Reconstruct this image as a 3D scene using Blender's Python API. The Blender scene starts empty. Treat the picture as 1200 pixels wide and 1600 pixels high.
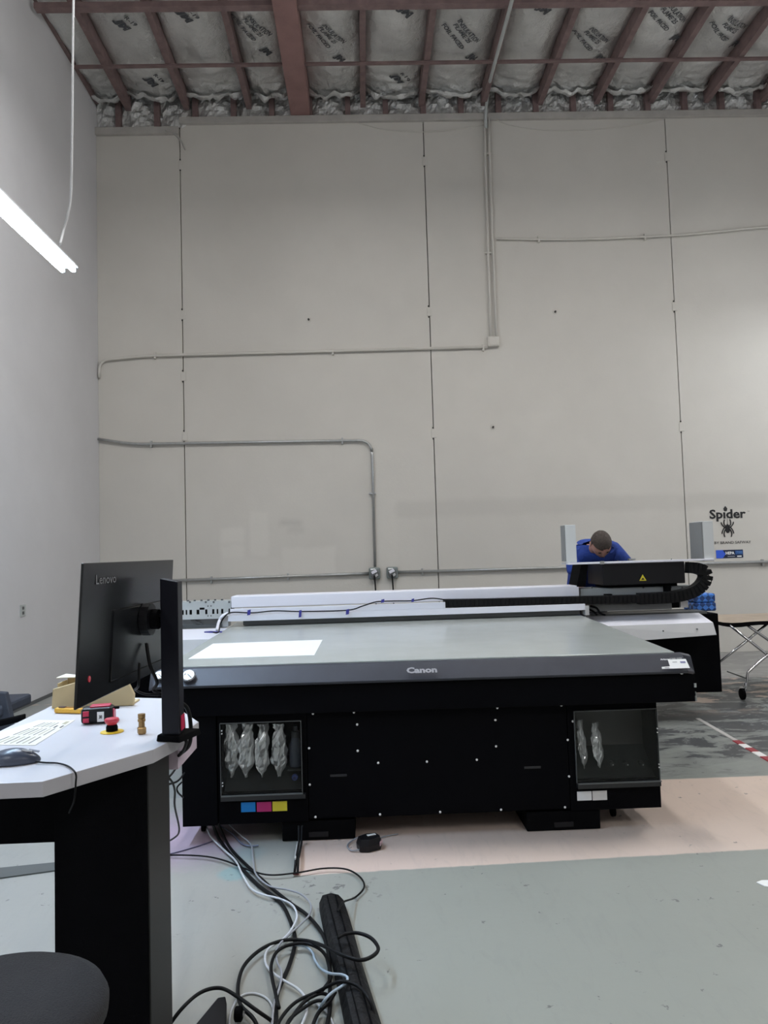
import bpy, bmesh, math, random
from math import sin, cos, pi, radians, tan, atan2, sqrt
from mathutils import Vector, Matrix, noise
random.seed(7)
S = bpy.context.scene
COL = S.collection

# ------------------------------------------------------------------ camera
FPX = 1180.0; EYE = 1.45
ps, pt, ro = radians(1.57), radians(3.2), radians(1.72)
Fv = Vector((sin(ps)*cos(pt), cos(ps)*cos(pt), sin(pt)))
R0 = Vector((cos(ps), -sin(ps), 0)); U0 = R0.cross(Fv)
Rv = cos(ro)*R0 - sin(ro)*U0; Uv = sin(ro)*R0 + cos(ro)*U0
CAMP = Vector((0, 0, EYE))
cd = bpy.data.cameras.new('camera'); cam = bpy.data.objects.new('camera', cd); COL.objects.link(cam)
m4 = Matrix((Rv, Uv, -Fv)).transposed().to_4x4(); m4.translation = CAMP
cam.matrix_world = m4
cd.sensor_fit = 'VERTICAL'; cd.sensor_height = 36.0; cd.lens = FPX/1600*36.0
cd.clip_start = 0.05; cd.clip_end = 100
S.camera = cam
# ------------------------------------------------------------------ world, exposure
S.view_settings.view_transform = 'Standard'; S.view_settings.look = 'None'
S.view_settings.gamma = 1.0; S.view_settings.use_curve_mapping = False
S.view_settings.exposure = -0.28
W = bpy.data.worlds.new('world'); S.world = W; W.use_nodes = True
W.node_tree.nodes['Background'].inputs[0].default_value = (0.8, 0.85, 0.9, 1)
W.node_tree.nodes['Background'].inputs[1].default_value = 0.3
LIGHT_GAIN = 0.45
TUBE_GAIN = 0.75
# the shop's strip lights, plus unseen ones added to light the room (x, y0, y1, z, watts, colour, label); built below by strip_light()
STRIPS = [
 (-1.80, 2.05, 4.70, 3.30, 115, (0.56, 0.76, 1.0), 'suspended white twin tube strip light glowing blue white at upper left'),
 (-1.90, -2.4, 0.0, 4.2, 60, (0.90, 0.95, 1.0), 'unseen suspended twin tube strip light added behind the camera, near the left wall'),
 (-1.5, 3.8, 6.2, 6.5, 150, (0.97, 0.98, 1.0), 'unseen suspended twin tube strip light added high above the frame, on the left'),
 (1.5, 3.8, 6.2, 6.5, 150, (1.0, 0.98, 0.95), 'unseen suspended twin tube strip light added high above the frame, in the middle'),
 (4.6, 3.8, 6.2, 6.5, 150, (1.0, 0.98, 0.96), 'unseen suspended twin tube strip light added high above the frame, on the right'),
 (7.0, 6.6, 9.0, 4.9, 150, (0.9, 0.95, 1.0), 'suspended twin tube strip light right of the frame, near the far wall'),
 (2.6, -2.8, -0.4, 5.0, 150, (1.0, 0.98, 0.96), 'unseen suspended twin tube strip light added behind the camera, on the right'),
]

def ray(x, y): return Fv + Rv*((x-600)/FPX) - Uv*((y-800)/FPX)
def pz(x, y, z):
    r = ray(x, y); return CAMP + r*((z-EYE)/r.z)
def py(x, y, Y):
    r = ray(x, y); return CAMP + r*(Y/r.y)
def px(x, y, X):
    r = ray(x, y); return CAMP + r*(X/r.x)

# ------------------------------------------------------------------ materials
MATS = {}
def mat(name, col, rough=0.5, metal=0.0, var=0.0, vscale=6.0, bump=0.0, bscale=120.0, spec=0.5, coat=0.0, emis=None, estr=0.0):
    if name in MATS: return MATS[name]
    m = bpy.data.materials.new(name); m.use_nodes = True; nt = m.node_tree; b = nt.nodes['Principled BSDF']
    b.inputs['Base Color'].default_value = (*col, 1); b.inputs['Roughness'].default_value = rough
    b.inputs['Metallic'].default_value = metal
    b.inputs['Specular IOR Level'].default_value = spec
    b.inputs['Coat Weight'].default_value = coat
    tc = nt.nodes.new('ShaderNodeTexCoord')
    if var > 0:
        n = nt.nodes.new('ShaderNodeTexNoise'); n.inputs['Scale'].default_value = vscale; n.inputs['Detail'].default_value = 5
        nt.links.new(tc.outputs['Object'], n.inputs['Vector'])
        r = nt.nodes.new('ShaderNodeValToRGB'); r.color_ramp.elements[0].position = .3; r.color_ramp.elements[1].position = .7
        r.color_ramp.elements[0].color = (*[c*(1-var) for c in col], 1); r.color_ramp.elements[1].color = (*[min(1, c*(1+var)) for c in col], 1)
        nt.links.new(n.outputs['Fac'], r.inputs['Fac']); nt.links.new(r.outputs['Color'], b.inputs['Base Color'])
    if bump > 0:
        n2 = nt.nodes.new('ShaderNodeTexNoise'); n2.inputs['Scale'].default_value = bscale; n2.inputs['Detail'].default_value = 3
        nt.links.new(tc.outputs['Object'], n2.inputs['Vector'])
        bp = nt.nodes.new('ShaderNodeBump'); bp.inputs['Strength'].default_value = bump; bp.inputs['Distance'].default_value = 0.01
        nt.links.new(n2.outputs['Fac'], bp.inputs['Height']); nt.links.new(bp.outputs['Normal'], b.inputs['Normal'])
    if emis:
        b.inputs['Emission Color'].default_value = (*emis, 1); b.inputs['Emission Strength'].default_value = estr
    MATS[name] = m; return m

class NB:            # tiny node builder working on scalar sockets
    def __init__(s, nt): s.nt = nt
    def v(s, node, k, x):
        if isinstance(x, (int, float)): node.inputs[k].default_value = x
        else: s.nt.links.new(x, node.inputs[k])
    def m(s, op, a, b=0.0, c=None, clamp=False):
        n = s.nt.nodes.new('ShaderNodeMath'); n.operation = op; n.use_clamp = clamp
        s.v(n, 0, a); s.v(n, 1, b)
        if c is not None: s.v(n, 2, c)
        return n.outputs[0]
    def step(s, x, a, w):        # 0 below a-w, 1 above a+w
        return s.m('MULTIPLY_ADD', s.m('SUBTRACT', x, a), 0.5/w, 0.5, True)
    def noise(s, vec, scale, detail=4, rough=.55, dist=0):
        n = s.nt.nodes.new('ShaderNodeTexNoise'); n.inputs['Scale'].default_value = scale; n.inputs['Detail'].default_value = detail
        n.inputs['Roughness'].default_value = rough; n.inputs['Distortion'].default_value = dist
        s.nt.links.new(vec, n.inputs['Vector']); return n.outputs['Fac']
    def mix(s, f, a, b):
        n = s.nt.nodes.new('ShaderNodeMix'); n.data_type = 'RGBA'
        s.v(n, 0, f)
        for k, x in ((6, a), (7, b)):
            if isinstance(x, tuple): n.inputs[k].default_value = (*x, 1)
            else: s.nt.links.new(x, n.inputs[k])
        return n.outputs[2]
    def stretch(s, vec, sc):
        n = s.nt.nodes.new('ShaderNodeMapping'); n.inputs['Scale'].default_value = sc
        s.nt.links.new(vec, n.inputs['Vector']); return n.outputs[0]
def base_nodes(name):
    m = bpy.data.materials.new(name); m.use_nodes = True; nt = m.node_tree; b = nt.nodes['Principled BSDF']
    g = nt.nodes.new('ShaderNodeNewGeometry'); sp = nt.nodes.new('ShaderNodeSeparateXYZ'); nt.links.new(g.outputs['Position'], sp.inputs[0])
    return m, nt, b, NB(nt), g.outputs['Position'], sp.outputs[0], sp.outputs[1], sp.outputs[2]
def lin(*rgb):
    return tuple((c/255/12.92 if c/255 <= .04045 else ((c/255+.055)/1.055)**2.4) for c in rgb)

# wall paint: cream with soft mottling, repainted patches and a faint dirt line
def wall_paint(name, base, dirty):
    m, nt, b, N, P, X, Y, Z = base_nodes(name)
    n1 = N.noise(P, .55, 5); n2 = N.noise(P, 3.0, 4)
    c = N.mix(N.step(n1, .52, .2), base, tuple(x*.90 for x in base))
    c = N.mix(N.m('MULTIPLY', N.step(n2, .6, .2), .25), c, tuple(x*.86 for x in base))
    if dirty:
        def rect(x0, x1, z0, z1, w=.03):
            wob = N.m('MULTIPLY', N.m('SUBTRACT', N.noise(P, 6, 3), .5), .08)
            xx = N.m('ADD', X, wob); zz = N.m('ADD', Z, wob)
            return N.m('MULTIPLY', N.m('MULTIPLY', N.step(xx, x0, w), N.m('SUBTRACT', 1, N.step(xx, x1, w))),
                       N.m('MULTIPLY', N.step(zz, z0, w), N.m('SUBTRACT', 1, N.step(zz, z1, w))))
        lighter = tuple(min(1, x*1.10) for x in base); darker = tuple(x*.80 for x in base)
        for (a0, b0, a1, b1, wt) in ((345, 826, 382, 848, .6), (345, 852, 382, 872, .6), (390, 800, 420, 868, .5), (440, 856, 525, 905, .5), (345, 874, 440, 905, .35)):
            p0 = py(a0, b0, 10.1); p1 = py(a1, b1, 10.1)
            c = N.mix(N.m('MULTIPLY', rect(p0.x, p1.x, p1.z, p0.z), wt), c, lighter)
        for (a0, b0, a1, b1, wt) in ((437, 815, 472, 819, .7), (448, 827, 475, 830, .5), (618, 786, 1200, 790, .45), (1060, 777, 1200, 781, .3), (700, 540, 900, 640, .07), (620, 790, 1050, 870, .13)):
            p0 = py(a0, b0, 10.1); p1 = py(a1, b1, 10.1)
            c = N.mix(N.m('MULTIPLY', rect(p0.x, p1.x, p1.z-.02, p0.z+.02, .04), wt), c, darker)
        # gradually darker toward the floor
        c = N.mix(N.m('MULTIPLY', N.m('SUBTRACT', 1, N.step(Z, .55, .5)), .25), c, darker)
    bp = nt.nodes.new('ShaderNodeBump'); bp.inputs['Strength'].default_value = .25; bp.inputs['Distance'].default_value = .004
    nt.links.new(N.noise(P, 45, 4), bp.inputs['Height']); nt.links.new(bp.outputs['Normal'], b.inputs['Normal'])
    nt.links.new(c, b.inputs['Base Color']); b.inputs['Roughness'].default_value = .62
    b.inputs['Specular IOR Level'].default_value = .3
    MATS[name] = m; return m

def floor_paint():
    m, nt, b, N, P, X, Y, Z = base_nodes('painted_floor')
    green = lin(152, 155, 147); pale = lin(166, 164, 159); pink = lin(214, 195, 181)
    big = N.noise(P, .8, 5)
    col = N.mix(N.step(big, .5, .25), green, tuple(x*.92 for x in green))
    # paler, slightly warm worn area on the left
    lf = N.m('MULTIPLY', N.m('SUBTRACT', 1, N.step(X, -.25, .5)), .7)
    col = N.mix(lf, col, pale)
    # lilac tint around the left end of the printer, teal spill
    def blob(cx, cy, rx, ry, w=.35):
        dx = N.m('DIVIDE', N.m('SUBTRACT', X, cx), rx); dy = N.m('DIVIDE', N.m('SUBTRACT', Y, cy), ry)
        d = N.m('SQRT', N.m('ADD', N.m('MULTIPLY', dx, dx), N.m('MULTIPLY', dy, dy)))
        d = N.m('ADD', d, N.m('MULTIPLY', N.m('SUBTRACT', N.noise(P, 9, 4), .5), .9))
        return N.m('SUBTRACT', 1, N.step(d, 1, w))
    q = pz(288, 1312, 0); col = N.mix(N.m('MULTIPLY', blob(q.x, q.y+.05, .3, .34, .5), .75), col, lin(196, 168, 190))
    q = pz(366, 1364, 0); col = N.mix(N.m('MULTIPLY', blob(q.x, q.y, .075, .075, .2), .6), col, lin(128, 165, 168))
    q = pz(385, 1335, 0); col = N.mix(N.m('MULTIPLY', blob(q.x, q.y, .07, .1, .5), .4), col, lin(140, 170, 176))
    # pink-beige band
    wob = N.m('MULTIPLY', N.m('SUBTRACT', N.noise(P, 14, 4), .5), .02)
    Yf = N.m('SUBTRACT', N.m('ADD', Y, wob), N.m('MULTIPLY_ADD', X, .036, 3.552))
    band = N.m('MULTIPLY', N.step(Yf, 0, .006), N.m('SUBTRACT', 1, N.step(N.m('ADD', Y, wob), 4.735, .008)))
    band = N.m('MULTIPLY', band, N.step(N.m('ADD', X, wob), -.364, .01))
    pk = N.mix(N.step(N.noise(P, 2.2, 5), .55, .2), pink, lin(208, 190, 178))
    near = N.m('SUBTRACT', 1, N.step(X, .1, .6))
    pk = N.mix(N.m('MULTIPLY', near, .5), pk, lin(222, 194, 184))
    col = N.mix(band, col, pk)
    # peeling paint behind the printer, to the right
    st = N.stretch(P, (1.0, 1.9, 1.0))
    pe = N.noise(st, 2.6, 9, .68, .6)
    zone = N.m('MULTIPLY', N.step(Y, 4.95, .25), N.step(X, 1.2, .3))
    back = N.step(Y, 5.9, .6)
    dark_m = N.m('MULTIPLY', N.step(N.m('ADD', pe, N.m('MULTIPLY', back, .07)), .535, .012), zone)
    mid_m = N.m('MULTIPLY', N.step(N.m('ADD', pe, N.m('MULTIPLY', back, .06)), .48, .08), N.m('MULTIPLY', zone, .62))
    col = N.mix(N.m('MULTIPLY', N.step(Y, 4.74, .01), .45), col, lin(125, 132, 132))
    col = N.mix(mid_m, col, lin(100, 103, 105))
    col = N.mix(N.m('MULTIPLY', dark_m, .85), col, lin(62, 64, 67))
    pe2 = N.noise(N.stretch(P, (1, 1.5, 1)), 1.9, 8, .65, .4)
    pk2 = N.m('MULTIPLY', N.step(pe2, .555, .015), N.m('MULTIPLY', N.step(Y, 6.7, .3), N.m('SUBTRACT', 1, N.step(Y, 8.2, .05))))
    col = N.mix(N.m('MULTIPLY', pk2, .9), col, lin(190, 170, 155))
    col = N.mix(N.m('MULTIPLY', N.step(Y, 8.15, .04), .6), col, lin(158, 156, 152))
    # small paint chips
    ch = N.noise(P, 16, 6, .65, .3); clus = N.noise(P, 1.7, 2)
    chips = N.m('MULTIPLY', N.step(ch, .665, .01), N.step(clus, .52, .03))
    q = pz(500, 1395, 0)
    near2 = blob(q.x, q.y, .26, .16, .4)
    chips = N.m('MAXIMUM', chips, N.m('MULTIPLY', N.step(ch, .60, .012), near2))
    col = N.mix(N.m('MULTIPLY', chips, .75), col, lin(88, 88, 88))
    # a few pinpoint flecks on the open floor
    sp = N.noise(P, 42, 2, .5)
    col = N.mix(N.m('MULTIPLY', N.step(sp, .80, .01), .6), col, lin(70, 70, 68))
    # scuffs
    sc = N.noise(N.stretch(P, (3, .7, 1)), 5, 6, .7, 1.0)
    col = N.mix(N.m('MULTIPLY', N.step(sc, .62, .1), .12), col, lin(110, 112, 112))
    nt.links.new(col, b.inputs['Base Color'])
    r = N.m('MULTIPLY_ADD', big, .25, .28); nt.links.new(r, b.inputs['Roughness'])
    b.inputs['Specular IOR Level'].default_value = .35
    bp = nt.nodes.new('ShaderNodeBump'); bp.inputs['Strength'].default_value = .15; bp.inputs['Distance'].default_value = .004
    nt.links.new(N.noise(P, 30, 5), bp.inputs['Height']); nt.links.new(bp.outputs['Normal'], b.inputs['Normal'])
    MATS['painted_floor'] = m; return m

def foil_mat():
    m, nt, b, N, P, X, Y, Z = base_nodes('foil_facing')
    c = N.mix(N.step(N.noise(P, 1.2, 5), .5, .2), lin(240, 240, 238), lin(208, 208, 206))
    nt.links.new(c, b.inputs['Base Color']); b.inputs['Metallic'].default_value = .75
    r = N.m('MULTIPLY_ADD', N.noise(P, 3, 4), .2, .22); nt.links.new(r, b.inputs['Roughness'])
    bp = nt.nodes.new('ShaderNodeBump'); bp.inputs['Strength'].default_value = 1.0; bp.inputs['Distance'].default_value = .02
    v = nt.nodes.new('ShaderNodeTexVoronoi'); v.inputs['Scale'].default_value = 7; v.feature = 'SMOOTH_F1'
    mp = nt.nodes.new('ShaderNodeMapping'); mp.inputs['Scale'].default_value = (1.6, .8, 1)
    nt.links.new(P, mp.inputs['Vector']); nt.links.new(mp.outputs[0], v.inputs['Vector'])
    h = N.m('ADD', v.outputs['Distance'], N.noise(P, 20, 6, .65, 1.2))
    nt.links.new(h, bp.inputs['Height']); nt.links.new(bp.outputs['Normal'], b.inputs['Normal'])
    MATS['foil_facing'] = m; return m

def clear_mat():
    m = bpy.data.materials.new('clear_acrylic'); m.use_nodes = True; nt = m.node_tree; nt.nodes.clear()
    o = nt.nodes.new('ShaderNodeOutputMaterial'); mx = nt.nodes.new('ShaderNodeMixShader')
    t = nt.nodes.new('ShaderNodeBsdfTransparent'); g = nt.nodes.new('ShaderNodeBsdfGlossy'); fr = nt.nodes.new('ShaderNodeFresnel')
    t.inputs[0].default_value = (.92, .93, .93, 1); g.inputs['Roughness'].default_value = .08; fr.inputs[0].default_value = 1.28
    nt.links.new(fr.outputs[0], mx.inputs[0]); nt.links.new(t.outputs[0], mx.inputs[1]); nt.links.new(g.outputs[0], mx.inputs[2])
    nt.links.new(mx.outputs[0], o.inputs[0]); MATS['clear_acrylic'] = m; return m

def patterned_mat(name, c1, c2, scale, rot=0.785):
    m, nt, b, N, P, X, Y, Z = base_nodes(name)
    mp = nt.nodes.new('ShaderNodeMapping'); mp.inputs['Rotation'].default_value = (0, rot, 0); nt.links.new(P, mp.inputs['Vector'])
    ck = nt.nodes.new('ShaderNodeTexChecker'); ck.inputs['Scale'].default_value = scale; nt.links.new(mp.outputs[0], ck.inputs['Vector'])
    c = N.mix(N.step(N.noise(P, 25, 2), .5, .1), (*c1,), tuple(x*1.25 for x in c1))
    c = N.mix(N.m('MULTIPLY', ck.outputs['Fac'], .85), c, c2)
    nt.links.new(c, b.inputs['Base Color']); b.inputs['Roughness'].default_value = .4
    MATS[name] = m; return m

M_wall = wall_paint('cream_wall_paint', lin(207, 203, 195), True)
M_wallL = wall_paint('white_wall_paint', lin(206, 205, 206), False)
M_floor = floor_paint(); M_foil = foil_mat(); M_clear = clear_mat()
M_caulk = mat('dark_joint_sealant', lin(62, 60, 58), .9)
M_wood = mat('red_oxide_timber', lin(118, 98, 96), .75, var=.18, vscale=9, bump=.4, bscale=30)
M_wood2 = mat('red_glulam_timber', lin(138, 106, 102), .7, var=.12, vscale=5, bump=.3, bscale=30)
M_plate = mat('painted_top_plate', lin(176, 172, 166), .7, var=.1)
M_black = mat('black_powder_coat', lin(6, 6, 9), .7, var=.1, vscale=20, bump=.1, bscale=400, spec=.06)
M_black2 = mat('black_plastic', lin(16, 16, 20), .42, spec=.3)
M_blackm = mat('matte_black', lin(8, 8, 10), .8, spec=.06)
M_rim = mat('charcoal_anodised_rim', lin(52, 54, 62), .45, metal=.2, var=.08, vscale=12)
M_bed = mat('grey_vacuum_bed', lin(176, 181, 177), .2, metal=.15, var=.05, vscale=4, spec=.5)
M_bedside = mat('pale_bed_edge', lin(190, 192, 190), .4, metal=.3)
M_wht = mat('white_enamel', lin(226, 226, 234), .38, spec=.4)
M_wht2 = mat('pale_grey_enamel', lin(182, 182, 182), .45)
M_paper = mat('white_paper', lin(243, 244, 242), .35)
M_galv = mat('galvanised_steel', lin(176, 177, 176), .32, metal=.75, var=.08, vscale=20)
M_galv2 = mat('grey_bracket_steel', lin(184, 188, 186), .42, metal=.25, var=.05)
M_dgrey = mat('dark_grey_steel', lin(96, 98, 98), .5, metal=.3)
M_cav = mat('dark_cavity_plastic', lin(30, 33, 33), .5, var=.1)
M_cav2 = mat('brown_grey_cavity', lin(40, 37, 35), .45)
M_chrome = mat('chrome', lin(210, 210, 212), .16, metal=1)
M_screw = mat('bright_screw', lin(235, 235, 235), .3, metal=.3)
M_pouch = mat('silver_pouch_foil', lin(238, 238, 238), .26, metal=.7, bump=.5, bscale=14)
M_cblk = mat('black_cable_rubber', lin(10, 10, 12), .55, spec=.2)
M_cgry = mat('grey_cable_jacket', lin(150, 152, 158), .45)
M_cwht = mat('white_cable_jacket', lin(200, 203, 208), .45)
M_cblu = mat('pale_blue_cable_jacket', lin(160, 176, 190), .45)
M_blu = mat('navy_masking_tape', lin(44, 44, 130), .6)
M_desk = mat('white_desk_laminate', lin(208, 207, 212), .34, var=.02)
M_deske = mat('grey_desk_edge_band', lin(176, 174, 178), .5)
M_text = mat('black_print', lin(26, 26, 28), .6)
M_textg = mat('silver_print', lin(168, 168, 172), .35, metal=.4)
M_textd = mat('dark_grey_print', lin(74, 78, 78), .5)
M_ftext = mat('foil_stencil_ink', lin(74, 76, 80), .7)

# ------------------------------------------------------------------ mesh builder
ORG = {}
class B:
    def __init__(s): s.v = []; s.f = []; s.mi = []; s.cur = 0
    def add(s, vs, fs):
        o = len(s.v); s.v += [Vector(p) for p in vs]; s.f += [[i+o for i in q] for q in fs]; s.mi += [s.cur]*len(fs); return s
    def hexa(s, p):   # 8 points: bottom 4 ccw, top 4 ccw
        return s.add(p, [(3,2,1,0),(4,5,6,7),(0,1,5,4),(1,2,6,5),(2,3,7,6),(3,0,4,7)])
    def box(s, x0, x1, y0, y1, z0, z1):
        return s.hexa([(x0,y0,z0),(x1,y0,z0),(x1,y1,z0),(x0,y1,z0),(x0,y0,z1),(x1,y0,z1),(x1,y1,z1),(x0,y1,z1)])
    def obox(s, c, ax, ay, az):    # centre and half-axis vectors
        c = Vector(c); ax = Vector(ax); ay = Vector(ay); az = Vector(az)
        return s.hexa([c-ax-ay-az, c+ax-ay-az, c+ax+ay-az, c-ax+ay-az, c-ax-ay+az, c+ax-ay+az, c+ax+ay+az, c-ax+ay+az])
    def prism(s, pts, off):
        n = len(pts); off = Vector(off); a = [Vector(p) for p in pts]
        nrm = Vector((0,0,0))
        for i in range(n): nrm += a[i].cross(a[(i+1) % n])
        if nrm.dot(off) > 0: a = a[::-1]
        return s.add(a+[p+off for p in a], [list(range(n)), list(range(2*n-1, n-1, -1))]+[[i, i+n, (i+1) % n+n, (i+1) % n] for i in range(n)])
    def loft(s, rings, cap=True, closed=True):
        n = len(rings[0]); vs = [p for r in rings for p in r]; fs = []
        for k in range(len(rings)-1):
            for i in range(n if closed else n-1):
                j = (i+1) % n; fs.append((k*n+i, k*n+j, (k+1)*n+j, (k+1)*n+i))
        if cap: fs += [list(range(n))[::-1], [(len(rings)-1)*n+i for i in range(n)]]
        return s.add(vs, fs)
    def tube(s, pts, r, n=8, cap=True):
        pts = [Vector(p) for p in pts]; rings = []; up = None
        for i, p in enumerate(pts):
            t = (pts[min(i+1, len(pts)-1)]-pts[max(i-1, 0)]).normalized()
            if up is None:
                up = Vector((0,0,1)) if abs(t.z) < .9 else Vector((1,0,0))
            a = t.cross(up)
            if a.length < 1e-4: a = t.cross(Vector((1,0,0)))
            a.normalize(); up = a.cross(t).normalized()
            rr = r[i] if isinstance(r, (list, tuple)) else r
            rings.append([p + (a*cos(2*pi*k/n)+up*sin(2*pi*k/n))*rr for k in range(n)])
        return s.loft([g[::-1] for g in rings], cap)
    def lathe(s, c, prof, n=20, axis='z', sx=1, sy=1):     # prof: (radius, height)
        c = Vector(c); rings = []
        for (r, h) in prof:
            g = []
            for k in range(n):
                a = 2*pi*k/n; u, w = cos(a)*r*sx, sin(a)*r*sy
                g.append(c + (Vector((u, w, h)) if axis == 'z' else Vector((u, h, w)) if axis == 'y' else Vector((h, u, w))))
            rings.append(g if axis != 'y' else g[::-1])
        return s.loft(rings)
    def build(s, name, m, parent=None, bev=0.0, smooth=False, kind=None, label=None):
        me = bpy.data.meshes.new(name); o0 = ORG.get(parent.name, Vector((0,0,0))) if parent else Vector((0,0,0))
        if parent is None:
            zs = [p.z for p in s.v]; o0 = Vector((sum(p.x for p in s.v)/len(s.v), sum(p.y for p in s.v)/len(s.v), min(zs)))
        me.from_pydata([tuple(p-o0) for p in s.v], [], s.f)
        ms = m if isinstance(m, (list, tuple)) else [m]
        for q in ms: me.materials.append(q)
        for i, q in enumerate(s.mi): me.polygons[i].material_index = min(q, len(ms)-1)
        bm = bmesh.new(); bm.from_mesh(me)
        bmesh.ops.recalc_face_normals(bm, faces=bm.faces)
        if bev > 0:
            bmesh.ops.bevel(bm, geom=[e for e in bm.edges if len(e.link_faces) == 2 and e.calc_face_angle(0) > .6], offset=bev, segments=2, affect='EDGES', profile=.5)
        bm.to_mesh(me); bm.free()
        if smooth:
            for q in me.polygons: q.use_smooth = True
            if smooth != 'all': me.set_sharp_from_angle(angle=radians(40))
        o = bpy.data.objects.new(name, me); COL.objects.link(o)
        if parent: o.parent = parent
        else: o.location = o0
        ORG[o.name] = o0
        if kind: o['kind'] = kind
        if label: o['label'] = label
        return o
def tag(o, label, cat, group=None):
    o['label'] = label; o['category'] = cat
    if group: o['group'] = group
    return o
def thing(name, label, cat, loc, group=None):
    o = bpy.data.objects.new(name, None); COL.objects.link(o); o.location = loc; ORG[o.name] = Vector(loc)
    o.empty_display_size = .05
    return tag(o, label, cat, group)
def struct(o): o['kind'] = 'structure'; return o
def dup(root, delta, label=None):
    r = root.copy(); COL.objects.link(r); r.location = root.location + Vector(delta); ORG[r.name] = Vector(r.location)
    if label: r['label'] = label
    for c in list(root.children):
        k = c.copy(); COL.objects.link(k); k.parent = r
        for g in list(c.children):
            h = g.copy(); COL.objects.link(h); h.parent = k
    return r
def spline(ctrl, n=10):
    P = [Vector(p) for p in ctrl]; out = []
    Q = [P[0]*2-P[1]]+P+[P[-1]*2-P[-2]]
    for i in range(1, len(Q)-2):
        a, b, c, d = Q[i-1], Q[i], Q[i+1], Q[i+2]
        for k in range(n):
            t = k/n
            out.append(.5*((2*b)+(c-a)*t+(2*a-5*b+4*c-d)*t*t+(3*b-a-3*c+d)*t**3))
    out.append(P[-1]); return out
def text(name, body, org, xd, yd, w, h, m, parent=None, bold=0.0, depth=0.0, mirror=False, conform=None, shear=0.0):
    cu = bpy.data.curves.new(name, 'FONT'); cu.body = body; cu.size = 1; cu.offset = bold; cu.resolution_u = 2; cu.shear = shear
    cu.align_x = 'CENTER'; cu.align_y = 'CENTER'
    to = bpy.data.objects.new('tmp_text', cu); me = bpy.data.meshes.new_from_object(to)
    bpy.data.objects.remove(to); bpy.data.curves.remove(cu)
    xs = [v.co.x for v in me.vertices]; ys = [v.co.y for v in me.vertices]
    sx = w/(max(xs)-min(xs)); sy = h/(max(ys)-min(ys)); cx = (max(xs)+min(xs))/2; cy = (max(ys)+min(ys))/2
    o0 = ORG.get(parent.name, Vector((0,0,0))) if parent else Vector(org)
    xd = Vector(xd).normalized(); yd = Vector(yd).normalized(); org = Vector(org)
    for v in me.vertices:
        p = org + xd*((v.co.x-cx)*sx) + yd*((v.co.y-cy)*sy)
        if conform: p.z = conform(p.x, p.y)
        v.co = p-o0
    me.materials.clear(); me.materials.append(m); me.name = name
    o = bpy.data.objects.new(name, me); COL.objects.link(o)
    if parent: o.parent = parent
    else: o.location = o0
    ORG[o.name] = o0
    return o

# ================================================================== SETTING
YW = 10.1; XL = -3.5; XR = 9.0; YB = -4.0; ZC = 7.93
struct(B().box(XL-.2, XR+.2, YB-.2, YW+.4, -.15, 0).build('floor', M_floor))
M_roof = mat('roof_deck', lin(120, 118, 116), .8)
ceiling = struct(B().box(XL-.2, XR+.2, YB-.2, YW+.4, ZC, ZC+.1).build('ceiling', M_roof))
wl = struct(B().box(XL-.2, XL, YB-.2, YW+.4, 0, ZC).build('wall_left', M_wallL))
struct(B().box(XR, XR+.2, YB-.2, YW+.4, 0, ZC).build('wall_right', M_wallL))
struct(B().box(XL-.2, XR+.2, YB-.2, YB, 0, ZC).build('wall_front', M_wallL))
wb = struct(B().box(XL, XR, YW+.05, YW+.3, 0, ZC).build('wall_back', M_caulk))
# tilt-up concrete panels, one object each, joints open between them
J = [py(286, 560, YW).x, py(673, 544, YW).x, py(1054, 478, YW).x]
J.append(J[2]+3.37)
zt0 = py(220, 212, YW).z; zt = py(480, 193, YW).z
edges = [XL]+J+[XR]
g = .0055
for i in range(5):
    b = B().box(edges[i]+(g if i else 0), edges[i+1]-g, YW, YW+.05, 0, zt0 if i == 0 else zt)
    b.build('wall_panel', M_wall, wb, bev=.004)
# steel weld clips bridging the joints
clips = [(283, 258), (286, 492), (287, 588), (289, 682), (664, 252), (671, 487), (678, 677), (1042, 245), (1054, 479), (1065, 667)]
for (a, c) in clips:
    p = py(a, c, YW)
    b = B().box(p.x-.035, p.x+.035, YW-.008, YW-.001, p.z-.06, p.z+.06)
    cl = b.build('seam_clip', M_wall, wb, bev=.003)
    for dz in (-.075, .075):
        B().lathe((p.x-.012, YW-.002, p.z+dz), [(.011, -.006), (.011, 0)], 8, 'y').build('bolt_hole', M_caulk, cl)
# top plate (painted ledge)
struct(B().box(XL, J[0]-.005, YW-.05, YW+.05, zt0, zt0+.10).build('trim_1', M_plate, bev=.006))
struct(B().box(J[0]+.005, XR, YW-.05, YW+.05, zt, zt+.09).build('trim_2', M_plate, bev=.006))
# shallow swagged cables: painted wire along the plate
def wire(name, pts, r, m, label, cat='cable', n=8, group=None, sm=8):
    b = B().tube(spline(pts, sm), r, n)
    return tag(b.build(name, m, smooth='all'), label, cat, group)

# cripple studs above the plate
studx = [py(x, 165, YW).x for x in (218, 350, 412, 540, 596, 602, 655, 720, 785, 842, 905, 960, 1022, 1087, 1150, 1212)]
xs = J[0]+.05
k = 0
sx0 = py(602, 165, YW).x
x = sx0 - .5215*9
while x < XR-.2:
    z0 = zt+.09 if x > J[0] else zt0+.10
    if x > XL+.1:
        B().box(x-.036, x+.036, YW-.04, YW+.045, z0, ZC-.02).build('stud', M_wood, wb)
    x += .5215
def nz(x, y, z=0, s=1.0, a=1.0): return noise.noise(Vector((x*s, y*s, z*s)))*a
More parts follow.
